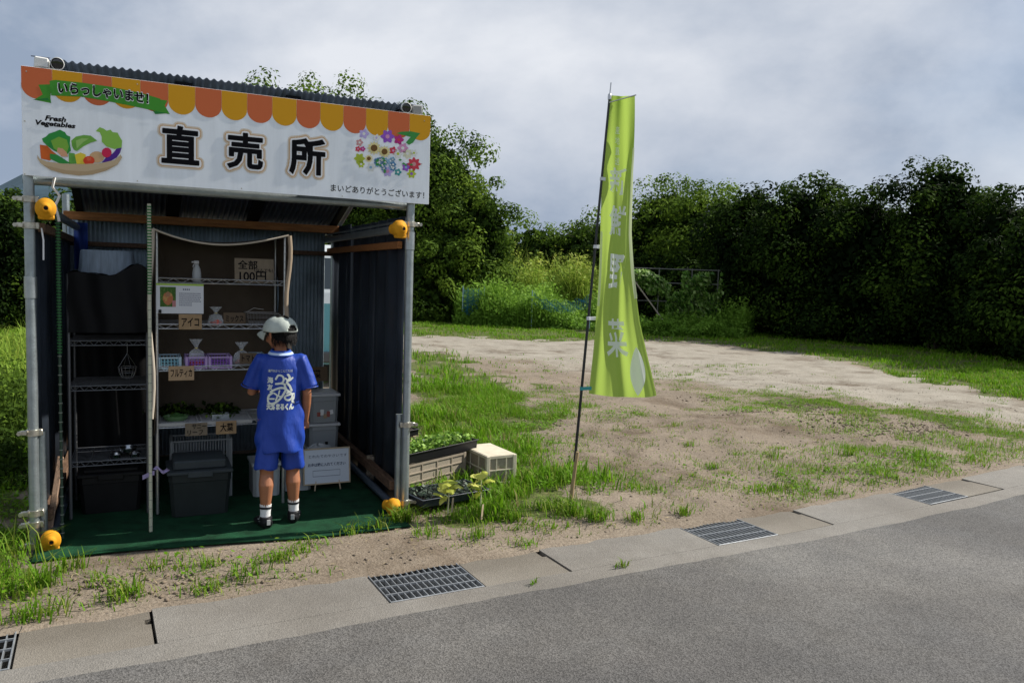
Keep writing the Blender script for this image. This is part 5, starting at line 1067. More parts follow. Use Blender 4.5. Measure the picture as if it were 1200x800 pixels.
t = plant_tray('small black tray of dark soil on a plank behind the seedling trough', c3, ang, .34, .2, .05, .268, 30, .02, 6, ht=.02); mb = MB(); mb.grid(lambda u, v: ((u-.5)*.3, (v-.5)*.17, .04+.075*math.sin(PI*u)**.8*math.sin(PI*v)**.6+.006*math.sin(u*31)*math.cos(v*23)), 24, 14); mb.build('soil_heap', MATS['potting_soil'], t)
# cream crate turned over, its flat base up
ra, rb = GP(571, 560), GP(606, 567); rv = (rb-ra); an2 = .03; w2 = Vector((math.cos(an2), math.sin(an2), 0)); n2_ = Vector((-w2.y, w2.x, 0)); c4 = GP(604, 567)-w2*.12+n2_*.2
crate('cream harvest crate lying upside down with its pale flat base up', c4, an2, .24, .40, .215, cr2, .008, 3, 2, True)
# low tray on the ground with two yellowing plants
ta, tb = GP(497, 604), GP(573, 590); tv = tb-ta; an3 = math.atan2(tv.y, tv.x); w3 = Vector((math.cos(an3), math.sin(an3), 0)); n3 = Vector((-w3.y, w3.x, 0)); c5 = ta+w3*.24+n3*.14
dkl = mat('dusty_dark_leaf', (.06, .09, .06), .5, attr=[(.015, .022, .016), (.05, .07, .05), (.11, .14, .11), (.06, .10, .05)], transl=.15)
t5 = plant_tray('low black tray on the ground with dark seedlings and two yellow plants', c5, an3, .50, .28, .05, .05, 420, .034, 9, mat('black_blue_tray', (.02, .028, .04), .35), .03, lm=dkl)
yl_ = mat('yellow_leaf', (.5, .5, .08), .6, attr=[(.34, .42, .05), (.52, .54, .10), (.64, .64, .18), (.46, .5, .07)], transl=.35)
for (px, py, sd_, lb, h_) in ((525, 595, 1, 'yellow-green drooping plant at the left of the low tray', .17), (563, 588, 2, 'yellow broad-leaved plant at the right of the low tray', .2)):
    g = GP(px, py, .09); t = thing('yellow_plant', lb, 'plant', g, 0); rng = np.random.default_rng(sd_)
    for k in range(9):
        a_ = rng.random()*6.28; L = .075+.055*rng.random(); z0 = h_*(.25+.7*k/9); base = Vector((.012*math.cos(a_), .012*math.sin(a_), z0)); dr = Vector((math.cos(a_)*.7, math.sin(a_)*.5, 1.0-1.1*rng.random())); sd2 = dr.cross(Vector((0, 0, 1))).normalized(); mb = MB()
        mb.grid(lambda u, v: base+dr*L*v+Vector((0, 0, -.055*v*v))+sd2*((u-.5)*L*.75*math.sin(PI*min(1, v*.92+.06)))+Vector((0, 0, .008*math.cos((u-.5)*PI)+.004*math.sin(v*19+u*5))), 4, 6)
        o = mb.build('leaf', yl_, t); a2 = o.data.attributes.new('var', 'FLOAT', 'POINT'); a2.data.foreach_set('value', np.full(len(o.data.vertices), rng.random(), np.float32))
    mb = MB(); mb.tube([(0, 0, -.03), (.004, 0, h_*.5), (-.004, .003, h_*.95)], [.005, .004, .002], 7); mb.build('stem', mat('pale_stem', (.5, .5, .3), .6), t)
for i, (px, py) in enumerate(((530, 598), (565, 606))):
    g = GP(px, py, .05); t = thing('plant_label', ('pale plastic plant label stuck in the low tray, left', 'pale plastic plant label in front of the low tray, right')[i], 'plant label', g, .3); mb = MB(); mb.box((0, 0, .035), (.014, .0015, .09), RY(.1)); mb.build('stake', wood_l, t)
# ================================================================== BANNER
BP0 = Vector((2.713, 4.2, 0)); BP1 = Vector((2.8976, 4.2, 2.733))
def banner():
    t = thing('banner_flag', 'lime green vertical banner with white kanji on a leaning black pole', 'banner', BP0, 0); D_ = (BP1-BP0)
    P = lambda f: D_*f
    mb = MB(); mb.tube([P(.115), P(.97)], [.0095, .0075], 12); mb.build('pole', mat('black_pole', (.012, .013, .014), .35), t)
    mb = MB(); mb.tube([P(-.03), P(.06)+Vector((.002, 0, 0)), P(.14)+Vector((.006, -.012, 0))], [.014, .013, .011], 8); mb.build('bamboo_stake', mat('bamboo', (.36, .26, .14), .6, 0, .3, 6, stretch=(8, 8, 1)), t)
    mb = MB(); mb.tube([P(.96), P(1.0)], .004, 8); mb.lathe([(0, -.02), (.012, -.018), (.012, .012), (.006, .02), (0, .02)], P(.968), 10); mb.build('tip', mat('tip_metal', (.5, .5, .5), .3, .9), t)
    ztop = 2.655
    xl = lambda z: float(D_.x/D_.z*z)
    def edges(z):   # left and right edge relative to BP0 from heights
        k = (ztop-z)/1.9; L = [(0, .172), (.25, .155), (.5, .14), (.72, .125), (.86, .12), (1, .108)]; Rr = [(0, .318), (.25, .325), (.45, .345), (.6, .378), (.75, .415), (.88, .47), (1, .525)]
        g = lambda T_: next(a[1]+(b[1]-a[1])*(k-a[0])/(b[0]-a[0]) for a, b in zip(T_, T_[1:]) if k <= b[0]+1e-6)
        return g(L), g(Rr)
    def cl(u, v, off=0.):
        z = ztop-1.9*v-.02*math.sin(u*PI*.9)*v; k = (ztop-z)/1.9; l, r = edges(max(ztop-1.9, min(ztop, z))); s_ = u+.012*math.sin(2*PI*u*2+1)*(1-v*.5)
        amp = .032*(r-l); y = amp*math.sin(2*PI*(u*2.1+.12*math.sin(v*3)))*(1-.5*abs(u-.5))+.02*math.sin(7*v+u*4)+.004*math.sin(u*30+v*4)*v
        x = l+(r-l)*s_; y -= .35*(x-l); return Vector((x, y-off-.01, z))
    # top third: the free corner folds back, giving the darker doubled strip
    mb = MB(); mb.grid(cl, 70, 90); lime = mat('lime_fabric', (.42, .58, .11), .8, transl=.62, spec=.15); mb.build('cloth', lime, t)
    mb = MB(); mb.grid(lambda u, v: Vector((.22+.095*u-.0*v, -.0+.02*math.sin(v*4)+.01*math.sin(u*8), ztop-.0-.62*v*(.55+.45*u))), 12, 20); mb.build('folded_corner', lime, t)
    mb = MB(); mb.grid(lambda u, v: cl(.93+.075*u-.05*math.sin(PI*v)*(1-u), .17+.5*v, .004), 3, 40); mb.build('pale_edge', mat('pale_lime', (.72, .78, .5), .7, transl=.4), t)
    mb = MB(); mb.grid(lambda u, v: cl(.0+.05*u, .45+.25*v, .003), 2, 20); mb.build('pale_edge', mat('pale_lime', (.72, .78, .5), .7), t)
    wp = mat('banner_white', (.86, .89, .84), .7, transl=.3)
    def txt(ch, u0, u1, v0, v1, bold=.02):
        mb = MB(); V, F, q = glyphs(ch, bold, 4); 
        big = ch not in '産地直送'; st = .002
        for a, b, c_, d in raster_glyph(ch, .2, .2, .01, st, .0, bold if big else 0.):
            n = max(1, int((b-a)/.012))
            for k in range(n): xa, xb = a+(b-a)*k/n, a+(b-a)*(k+1)/n; mb.add([cl(u0+(u1-u0)*x_/.2, v1+(v0-v1)*y_/.2, .0025) for x_, y_ in ((xa, c_), (xb, c_), (xb, d), (xa, d))], [(0, 1, 2, 3)])
        return mb.build('lettering', wp, t)
    txt('新', .22, .74, .235, .325); txt('鮮', .22, .74, .36, .46); txt('野', .24, .72, .52, .64); txt('菜', .27, .68, .735, .865)
    for i, ch in enumerate('産地直送'): txt(ch, .36, .5, .10+.034*i, .125+.034*i, .0)
    mb = MB(); n = 14
    mb.grid(lambda u, v: cl(.82+.11*math.sin(PI*v)**.8*(u-.5)*2-.10*v, .83+.165*v, .005), 8, 16); lf = mb.build('leaf_print', wp, t)
    mb = MB(); mb.tube([P(.965)+Vector((-.005, -.004, -.03)), Vector((.325, -.08, ztop+.006))], .004, 8); mb.build('cross_rod', mat('tip_metal', (.5, .5, .5), .3, .9), t)
    for (px, py) in ((708, 210), (696, 289), (690, 373), (683, 455)):
        n_ = np.array(GP(px, py)); d = ray(px, py); tt = 4.2/d[1]; q = np.array([0, 0, CH])+tt*d; z = q[2]; f = z/D_.z; c = P(f); e = edges(max(ztop-1.9, min(ztop, z)))[0]
        mb = MB(); mb.lathe([(.0095, -.011), (.0125, -.010), (.0125, .010), (.0095, .011)], c, 12); mb.box(((c.x+e)/2, -.006, z), (abs(e-c.x)+.03, .004, .022), ch=.001); mb.build('clip', (mat('clip_teal', (.05, .3, .3), .5) if py == 455 else mat('clip_white', (.65, .67, .7), .5)), t)
banner()
# ================================================================== TRELLIS, NETS, VAN
def trellis():
    g = DP(788, 23.8); t = thing('vine_trellis', 'pipe trellis overgrown with broad-leaved vines beyond the track', 'trellis', g, -.45); pm = mat('trellis_pipe', (.13, .13, .12), .6, .3)
    for z in (.95, 1.5, 1.92): mb = MB(); mb.tube([(-1.5, 0, z), (1.35, 0, z)], .018, 6); mb.build('rail', pm, t)
    for x in (-1.45, -.5, .5, 1.3): mb = MB(); mb.tube([(x, 0, 0), (x, 0, 1.95)], .018, 6); mb.build('pole', pm, t)
    mb = MB(); mb.tube([(-1.25, -.2, 1.5), (-.1, -.4, .0)], .022, 6); mb.build('prop', mat('prop_wood', (.35, .3, .24), .7), t)
    mb = MB(); mb.tube([(-.32, -.35, .35), (-.05, -.4, -.05)], .03, 6); mb.build('prop_foot', blackp, t)
    rng = np.random.default_rng(4); n = 9000; P = np.stack([-1.5+2.9*rng.random(n), .12*rng.normal(size=n), 1.85*rng.random(n)**.9], 1); k = fbm(P[:, 0]*1.6+4, P[:, 2]*1.4, 4)+.12*(P[:, 0] > .2)-.06*(P[:, 2]-1); P = P[k > .43]
    Nn = rng.normal(size=P.shape)*.4+[.75, -.45, .45]; Nn /= np.linalg.norm(Nn, axis=1)[:, None]; V, F = leaves_np(P, Nn, .12, rng, .8)
    tag(link('vines', mesh_np('vines', V, F, mat('vine_leaf', (.1, .2, .06), .45, attr=[(.03, .09, .015), (.13, .28, .04), (.26, .42, .09), (.45, .56, .25)], transl=.35), var=np.repeat(rng.random(len(P)), 4)), t), kind='stuff')
trellis()
netm = mat('blue_net', (.02, .2, .32), .6, transl=.4)
for i, (px0, px1, Z, h0, h1, lb) in enumerate(((541, 566, 24.2, .35, 1.1, 'short upright blue garden net left of the lush weeds'), (622, 690, 23.5, .75, 1.05, 'sagging blue garden net stretched over the weeds behind the banner'))):
    a, b = DP(px0, Z), DP(px1, Z); t = thing('garden_net', lb, 'net', a, 0); d_ = b-a; mb = MB(); n = 26
    for j in range(8):
        f = j/7; mb.tube([d_*(k/n)+Vector((0, .03*math.sin(k), h0+(h1-h0)*f-.22*math.sin(PI*k/n)*(i == 1)+.06*math.sin(k*1.3+j)*(1 if j == 7 else .6))) for k in range(n+1)], .006, 3, cap=False)
    for k in range(n+1): mb.tube([d_*(k/n)+Vector((0, .03*math.sin(k), h0+(h1-h0)*f-.22*math.sin(PI*k/n)*(i == 1))) for f in (0, .5, 1)], .005, 3, cap=False)
    tag(mb.build('mesh', netm, t), kind='stuff')
    for e_ in (0, 1): mb = MB(); mb.tube([d_*e_, d_*e_+Vector((0, 0, h1+.12))], .014, 6); mb.build('stake', mat('net_stake', (.3, .45, .5), .5), t)
def van():
    g = DP(398, 12.0); t = thing('parked_van', 'pale teal and white van parked behind the stall, seen through the gap', 'van', g, 1.27); L, W_, H_ = 3.4, 1.48, 1.95
    teal, wt, gl, tyre = mat('teal_paint', (.16, .42, .46), .3, coat=.4), mat('van_white', (.65, .68, .68), .35, coat=.4), mat('van_glass', (.015, .025, .03), .06, spec=.9), mat('tyre_rubber', (.02, .02, .02), .85)
    def hull(z0, z1, s0, s1, m, name, fr=0., fr1=0.):
        mb = MB(); k = .12; V = []
        for z, s_, f_ in ((z0, s0, fr), (z1, s1, fr1)):
            x, y = L/2, W_/2*s_; V += [(-x+k+f_, -y, z), (x-k, -y, z), (x, -y+k, z), (x, y-k, z), (x-k, y, z), (-x+k+f_, y, z), (-x+f_, y-k, z), (-x+f_, -y+k, z)]
        F = [list(range(8))[::-1], [8+i for i in range(8)]]+[(i, (i+1) % 8, 8+(i+1) % 8, 8+i) for i in range(8)]; mb.add(V, F); return mb.build(name, m, t)
    hull(.28, .55, .97, 1., teal, 'sill_panel'); b_ = hull(.55, 1.08, 1., .99, teal, 'body', 0, .04); hull(1.08, 1.22, .99, .97, wt, 'belt_panel', .04, .09); hull(1.22, 1.72, .97, .88, wt, 'cabin', .09, .36); hull(1.72, 1.86, .88, .80, wt, 'roof', .36, .5)
    for s_ in (-1, 1):
        for x0, x1 in ((-1.05, -.45), (-.38, .42), (.5, 1.4)):
            mb = MB(); y = lambda z: s_*(W_/2*(.97-.09*(z-1.22)/.5)+.004); q = [(x0+.02, y(1.27), 1.27), (x1, y(1.27), 1.27), (x1, y(1.66), 1.66), (x0+(.18 if x0 < -1 else .02), y(1.66), 1.66)]
            mb.add(q+[(a_, b2-s_*.02, c_) for a_, b2, c_ in q], [(0, 1, 2, 3), (4, 7, 6, 5), (0, 4, 5, 1), (1, 5, 6, 2), (2, 6, 7, 3), (3, 7, 4, 0)]); mb.build('window', gl, t)
        for x in (-1.05, 1.05):
            mb = MB(); mb.lathe([(.15, -.07), (.25, -.07), (.27, -.05), (.27, .05), (.25, .07), (.15, .07)], (x, s_*(W_/2-.07), .27), 24, None, RX(PI/2)); wl = mb.build('wheel', tyre, t); mb = MB(); mb.lathe([(0, .06), (.05, .07), (.14, .05), (.155, .065)], (x, s_*(W_/2-.07), .27), 20, None, RX(PI/2*(1 if s_ < 0 else -1))); mb.build('rim', galv, wl)
        mb = MB(); mb.box((L/2+.0, s_*.6, .75), (.03, .09, .2), ch=.01); mb.build('tail_light', mat('red_lens', (.4, .01, .01), .2), t)
        mb = MB(); mb.lathe([(0, .02), (.09, .012), (.1, 0)], (-L/2+.0, s_*.5, .72), 20, None, RY(-PI/2)); mb.build('headlight', white, t)
        mb = MB(); mb.tube([(-L/2+.2, s_*(W_/2), .6), (L/2-.2, s_*W_/2, .6)], .012, 6); mb.build('side_strip', blackp, t)
    mb = MB(); q = [(-L/2+.115, -.6, 1.27), (-L/2+.115, .6, 1.27), (-L/2+.335, .54, 1.68), (-L/2+.335, -.54, 1.68)]; mb.add(q+[(a_+.03, b2, c_) for a_, b2, c_ in q], [(0, 3, 2, 1), (4, 5, 6, 7), (0, 1, 5, 4), (1, 2, 6, 5), (2, 3, 7, 6), (3, 0, 4, 7)]); mb.build('windscreen', gl, t)
    for x in (-L/2-.02, L/2+.02): mb = MB(); mb.box((x, 0, .38), (.08, 1.36, .14), ch=.02); mb.build('bumper', mat('grey_bumper', (.12, .12, .12), .6), t)
van()
# ================================================================== THE BOY
def remesh(name, mb, voxel, m, parent, smooth=6, fac=.5):
    me = bpy.data.meshes.new(name); me.from_pydata(mb.v, [], mb.f); me.update(); o = bpy.data.objects.new(name, me); COL.objects.link(o)
    r = o.modifiers.new('r', 'REMESH'); r.mode = 'VOXEL'; r.voxel_size = voxel; q = o.modifiers.new('s', 'SMOOTH'); q.factor = fac; q.iterations = smooth
    dg = bpy.context.evaluated_depsgraph_get(); m2 = bpy.data.meshes.new_from_object(o.evaluated_get(dg)); bpy.data.objects.remove(o)
    m2.name = name; m2.materials.clear(); m2.materials.append(m); m2.polygons.foreach_set('use_smooth', np.ones(len(m2.polygons), bool)); return link(name, m2, parent)
def ell(mb, c, r, n=18, rot=None):
    prof = [(math.sin(PI*i/12), -math.cos(PI*i/12)) for i in range(13)]; V = []; F = []
    for a, b in prof:
        for k in range(n):
            v = Vector((a*math.cos(2*PI*k/n)*r[0], a*math.sin(2*PI*k/n)*r[1], b*r[2])); V.append(Vector(c)+(rot @ v if rot is not None else v))
    for i in range(12):
        for k in range(n): a = i*n+k; b = i*n+(k+1) % n; F.append((a, b, b+n, a+n))
    mb.add(V, F)
def boy():
    root = thing('person', 'child in a blue shirt and shorts and pale cap, seen from behind at the shelves', 'person', LW(1.225, -.015, .014), math.radians(-12))
    skin = mat('skin', (.34, .14, .07), .5, 0, .08, 20, .1, 200, spec=.4)
    # joints (x right, y ahead, z up); left foot a little nearer to the camera
    hipL, hipR = Vector((-.062, 0, .60)), Vector((.062, .005, .60)); knL, knR = Vector((-.072, -.03, .325)), Vector((.072, .03, .325)); anL, anR = Vector((-.078, -.05, .065)), Vector((.08, .035, .065))
    shL, shR = Vector((-.118, .01, .955)), Vector((.122, .0, .955)); elL, elR = Vector((-.158, .04, .77)), Vector((.148, -.01, .765)); wrL, wrR = Vector((-.09, .20, .80)), Vector((.142, .045, .605))
    mb = MB()
    for h, k, a in ((hipL, knL, anL), (hipR, knR, anR)):
        c_ = k.lerp(a, .3)+Vector((0, -.012, 0)); mb.tube([h+Vector((0, 0, .03)), h.lerp(k, .35), k+Vector((0, 0, .03)), k+Vector((0, .002, -.02)), c_, k.lerp(a, .7)+Vector((0, -.004, 0)), a+Vector((0, 0, .0))], [.064, .056, .041, .038, .042, .030, .025], 16)
        mb.tube([a+Vector((0, -.02, -.02)), a+Vector((0, .03, -.03)), a+Vector((0, .09, -.042))], [(.024, .022), (.028, .02), (.03, .012)], 12)
    mb.tube([(0, 0, .55), (0, 0, .62), (0, .005, .72), (0, .0, .84), (0, -.004, .93), (0, -.004, .975), (0, 0, .995)], [(.085, .065), (.095, .07), (.088, .062), (.098, .062), (.098, .056), (.07, .045), (.034, .034)], 22, up=(0, 1, 0))
    mb.tube([(0, -.002, .97), (0, .006, 1.0), (-.003, .016, 1.04)], [.038, .034, .033], 14)
    for s_, e, w_ in ((shL, elL, wrL), (shR, elR, wrR)):
        mb.tube([s_+Vector((-.03 if s_.x > 0 else .03, 0, .0)), s_, s_.lerp(e, .5), e, e.lerp(w_, .35), w_], [.030, .031, .029, .0255, .026, .0175], 14)
    # hands: palm, four fingers of different lengths, thumb from the side of the palm
    def hand(w_, d, palmN, side, curl):
        d = d.normalized(); sdv = d.cross(palmN).normalized()*side; pc = w_+d*.028; mb.tube([w_, w_+d*.016, w_+d*.04, w_+d*.052], [(.013, .016), (.012, .024), (.011, .027), (.009, .025)], 12, up=palmN)
        for i, (off, L) in enumerate(((.019, .036), (.0065, .042), (-.0065, .039), (-.019, .031))):
            b = w_+d*.05+sdv*off; a1 = curl*(.8+.15*i); p1 = b+(d*math.cos(a1)+palmN*math.sin(a1))*L*.45; p2 = p1+(d*math.cos(a1*2)+palmN*math.sin(a1*2))*L*.32; p3 = p2+(d*math.cos(a1*2.8)+palmN*math.sin(a1*2.8))*L*.25
            mb.tube([b-d*.012, b, p1, p2, p3], [.0068, .0066, .0062, .0056, .0044], 8)
        b = w_+d*.014+sdv*.018; mb.tube([b-sdv*.008, b+sdv*.008+d*.01+palmN*.004, b+sdv*.013+d*.026+palmN*.009, b+sdv*.012+d*.038+palmN*.013], [.009, .0078, .0068, .0055], 8)
    hand(wrR, Vector((-.02, .06, -.3)), Vector((-1, .25, -.05)).normalized(), 1, .35)
    hand(wrL, Vector((.05, .3, .03)), Vector((.25, 0, -1)).normalized(), -1, .5)
    # head turned to the left and a little down, with face
    HC = Vector((-.006, .022, 1.115)); HR = RZ(math.radians(42)) @ RX(math.radians(-10)); hv = lambda x, y, z: HC+HR @ Vector((x, y, z))
    ell(mb, hv(0, -.008, .012), (.073, .088, .082), 24, HR); ell(mb, hv(0, .022, -.035), (.056, .056, .056), 20, HR); ell(mb, hv(0, .055, -.068), (.024, .02, .018), 12, HR)
    ell(mb, hv(0, .083, -.022), (.011, .014, .014), 10, HR); ell(mb, hv(0, .078, -.004), (.007, .01, .02), 10, HR); ell(mb, hv(-.03, .06, -.03), (.022, .018, .02), 10, HR); ell(mb, hv(.03, .06, -.03), (.022, .018, .02), 10, HR)
    ell(mb, hv(0, .074, -.048), (.018, .01, .005), 10, HR); ell(mb, hv(0, .073, -.057), (.015, .009, .005), 10, HR)
    for s_ in (-1, 1): ell(mb, hv(.074*s_, -.004, -.014), (.006, .016, .026), 12, HR @ RZ(.35*s_)); ell(mb, hv(.08*s_, -.012, .0), (.006, .008, .013), 10, HR)
    remesh('body', mb, .0037, skin, root, 5)
    ew, ed = mat('eye_white', (.7, .7, .7), .2), mat('eye_dark', (.01, .008, .006), .15)
    for s_ in (-1, 1):
        mb = MB(); ell(mb, hv(.027*s_, .0665, -.002), (.0105, .009, .0075), 14, HR); e = mb.build('eye', ew, root); mb = MB(); ell(mb, hv(.027*s_, .0735, -.002), (.005, .003, .0055), 12, HR); mb.build('iris', ed, e)
        mb = MB(); mb.tube([hv(.013*s_, .079, .014), hv(.027*s_, .077, .019), hv(.042*s_, .066, .015)], [.0015, .0026, .001], 6); mb.build('eyebrow', ed, root)
    mb = MB(); mb.tube([hv(-.017, .079, -.052), hv(0, .0845, -.0535), hv(.017, .079, -.052)], [.001, .0024, .001], 6); mb.build('mouth', mat('lip', (.3, .08, .06), .5), root)
    # hair: short and dark below the cap, built of many thin strands on a cap of hair
    hairm = mat('black_hair', (.008, .007, .007), .45, 0, .2, 60, .8, 300)
    mb = MB(); ell(mb, hv(0, -.012, .018), (.079, .090, .084), 26, HR); ell(mb, hv(0, -.062, -.03), (.052, .03, .04), 16, HR)
    hb = remesh('hair', mb, .005, hairm, root, 3); bm = bmesh.new(); bm.from_mesh(hb.data); inv = HR.transposed()
    bmesh.ops.delete(bm, geom=[f for f in bm.faces if (lambda p: (p.y > .035 and p.z < .05) or p.z < -.066 or (p.y > -.022 and p.z < -.012))(inv @ (f.calc_center_median()-HC))], context='FACES'); bm.to_mesh(hb.data); bm.free()
    rng = random.Random(5); mb = MB()
    for i in range(700):
        a = math.radians(150)+rng.random()*math.radians(240); zz = .012-.075*rng.random(); x, y = math.cos(a-PI/2+PI/2)*1, 0
        th = -PI/2+(rng.random()-.5)*3.3; rr = 1.0-.25*max(0, (-zz-.03)/.045); p = (.078*rr*math.cos(th), -.01+.092*rr*math.sin(th), zz)
        if p[1] > .0 and zz < -.01: continue
        q = (p[0]*(1.0), p[1]*1.0-.001, zz-.02-.008*rng.random()); mb.tube([hv(*p), hv(q[0]*.97+(rng.random()-.5)*.006, q[1]*.985, q[2])], [.0016, .0006], 3, cap=False, smooth=False)
    tag(mb.build('hair_strands', hairm, root), kind='stuff')
    # cap
    capm = mat('pale_cap', (.42, .46, .42), .85, 0, .12, 14, .25, 300); capd = mat('cap_seam', (.30, .33, .30), .85); cR = HR @ RX(math.radians(9)); cv = lambda x, y, z: HC+Vector((0, 0, .0))+cR @ Vector((x, y, z))
    cr = root
    def dome(u, v, e=0.):
        a = 2*PI*u-PI/2; lat = v*PI/2; sc = 1-.018*abs(math.cos(3*a+PI/2))**8 ; back = math.exp(-((a+PI/2+2*PI) % (2*PI) if False else min(abs(a+PI/2), abs(a+PI/2-2*PI)))**2/.10)
        z0 = .014+.036*back*(1-v)**3*0; rx, ry, rz = (.089+e)*sc, (.103+e)*sc, (.088+e)
        return cv(rx*math.cos(lat)**.82*math.cos(a), -.004+ry*math.cos(lat)**.82*math.sin(a), .008+rz*math.sin(lat)**.95+.004*math.sin(a*5)*math.cos(lat)*.5)
    mb = MB(); nu, nv = 72, 20; V = [dome(i/nu, j/nv) for j in range(nv+1) for i in range(nu)]; F = []
    for j in range(nv):
        for i in range(nu):
            u = i/nu; da = min(u, 1-u)*2*PI
            if 1 <= j < 6 and da < .36*math.sqrt(max(0, 1-((j-1)/5.)**2)): continue   # opening above the strap
            F.append((j*nu+i, j*nu+(i+1) % nu, (j+1)*nu+(i+1) % nu, (j+1)*nu+i))
    mb.add(V, F, None, True); c = mb.build('cap', capm, root); solid(c, .0025, 1)
    for k in range(6):
        u0 = (k+.5)/6; mb = MB(); mb.tube([dome(u0, j/14, .0015) for j in range(14)], .0011, 4, cap=False); mb.build('seam', capd, c)
    mb = MB(); mb.lathe([(0, .006), (.005, .004), (.007, 0)], (0, 0, 0), 12, None, cR); o = mb.build('button', capm, c); o.location = cv(0, -.004, .099)
    mb = MB(); mb.tube([dome(u/12*.11-.055, .02, .002) for u in range(13)], .0055, 6); mb.build('strap', mat('cap_strap', (.12, .13, .12), .7), c)
    mb = MB(); mb.grid(lambda u, v: cv((.082*math.sin((u-.5)*PI*.86))*(1-.10*v), .004+(.094*math.cos((u-.5)*PI*.86))+.068*v*math.cos((u-.5)*PI*.8)**.7, .009-.020*v*v-.034*((u-.5)*2)**2*(.35+.65*v)+.003), 24, 8)
    o = mb.build('brim', capm, c); solid(o, .004)
    # shirt
    blue = bpy.data.materials.new('royal_blue_jersey'); blue.use_nodes = True; t = blue.node_tree; B = t.nodes['Principled BSDF']; B.inputs['Base Color'].default_value = (.002, .036, .30, 1); B.inputs['Roughness'].default_value = .55; B.inputs['Sheen Weight'].default_value = .08; B.inputs['Sheen Tint'].default_value = (.2, .4, 1, 1)
    tcn = t.nodes.new('ShaderNodeTexCoord'); nz = t.nodes.new('ShaderNodeTexNoise'); nz.inputs['Scale'].default_value = 16; nz.inputs['Detail'].default_value = 3; mpn = t.nodes.new('ShaderNodeMapping'); mpn.inputs['Scale'].default_value = (1.6, 1.6, .55)
    bpn = t.nodes.new('ShaderNodeBump'); bpn.inputs['Strength'].default_value = .6; bpn.inputs['Distance'].default_value = .012
    t.links.new(tcn.outputs['Object'], mpn.inputs[0]); t.links.new(mpn.outputs[0], nz.inputs[0]); t.links.new(nz.outputs[0], bpn.inputs['Height']); t.links.new(bpn.outputs[0], B.inputs['Normal'])
    mb = MB()
    mb.tube([(.0, .0, .438), (.0, .0, .452), (.001, .0, .54), (.002, 0, .63), (0, .0, .74), (0, .0, .84), (0, -.003, .92), (0, -.003, .965), (0, .0, .995), (0, .002, 1.012)], [(.134, .104), (.135, .106), (.130, .101), (.123, .095), (.116, .088), (.120, .084), (.124, .078), (.108, .067), (.062, .052), (.043, .042)], 30, up=(0, 1, 0))
    for s_, e in ((shL, elL), (shR, elR)):
        sg = 1 if s_.x > 0 else -1; d = (e-s_); mb.tube([s_+Vector((-.055*sg, 0, -.005)), s_+Vector((-.01*sg, 0, .003)), s_+d*.3, s_+d*.72+Vector((.012*sg, 0, 0)), s_+d*.80+Vector((.016*sg, 0, 0))], [.047, .049, .049, .050, .051], 18)
    o = remesh('shirt', mb, .005, blue, root, 7); me = o.data
    co = np.empty(len(me.vertices)*3, np.float32); me.vertices.foreach_get('co', co); co = co.reshape(-1, 3); no = np.empty_like(co).ravel(); me.vertices.foreach_get('normal', no); no = no.reshape(-1, 3)
    zz = co[:, 2]; fold = .0075*np.sin(co[:, 0]*46+np.sin(zz*13)*1.6+4*co[:, 1])*np.clip((.86-zz)/.2, 0, 1)+.006*(fbm(co[:, 0]*9+5, zz*7+co[:, 1]*5)-.47)*2+.005*np.sin((np.abs(co[:, 0])*2.2+zz)*42)*np.exp(-((np.abs(co[:, 0])-.13)/.03)**2)
    co += no*fold[:, None]*1.0; me.vertices.foreach_set('co', co.ravel()); me.update(); shirt = o
    bm = bmesh.new(); bm.from_mesh(me); bmesh.ops.delete(bm, geom=[f for f in bm.faces if f.calc_center_median().z < .447 and abs(f.normal.z) > .6], context='FACES'); bm.to_mesh(me); bm.free()
    # sleeve hems + collar
    for s_, e in ((shL, elL), (shR, elR)):
        sg = 1 if s_.x > 0 else -1; d = (e-s_); c_ = s_+d*.795+Vector((.0155*sg, 0, 0)); dn = d.normalized(); a = dn.cross(Vector((0, 1, 0))).normalized(); b = a.cross(dn); mb = MB(); mb.tube([c_+(a*math.cos(k*PI/12)+b*math.sin(k*PI/12))*.0505 for k in range(25)], .0035, 6, cap=False); mb.build('sleeve_hem', blue, shirt)
    mb = MB()
    def colf(u, v):
        a = 2*PI*u; r = .046+.020*v; return (r*1.08*math.cos(a), .0+r*math.sin(a)-.004*v, 1.022-.028*v+.006*math.sin(a)-.004*(v-.5)**2)
    mb.grid(colf, 40, 4); c_ = mb.build('collar', mat('collar_blue', (.03, .09, .42), .7), shirt); solid(c_, .004)
    mb = MB(); mb.grid(lambda u, v: Vector(colf(u, .45+.42*v))*1.0+Vector((.0025*math.cos(2*PI*u), .0025*math.sin(2*PI*u), .0022)), 40, 2); mb.build('collar_stripe', mat('collar_stripe', (.42, .52, .68), .7), shirt)
    # print on the back, wrapped onto the cloth
    bvh = BVHTree.FromPolygons([v.co.copy() for v in me.vertices], [list(p.vertices) for p in me.polygons])
    def bk(x, z):
        h = bvh.ray_cast(Vector((x, -.4, z)), Vector((0, 1, 0))); y = h[0].y if h[0] is not None else -.09; return Vector((x, y-.0016, z))
    pw = mat('shirt_print', (.66, .70, .64), .6)
    def runz(mbx, M, step, x0, z0):
        for a, b, c1_, d1 in runs(M, step, 0):
            n = max(1, int((b-a)/.006)); 
            for q in range(n): xa, xb = a+(b-a)*q/n, a+(b-a)*(q+1)/n; mbx.add([bk(x0+xa, z0+c1_), bk(x0+xb, z0+c1_), bk(x0+xb, z0+d1), bk(x0+xa, z0+d1)], [(0, 1, 2, 3)])
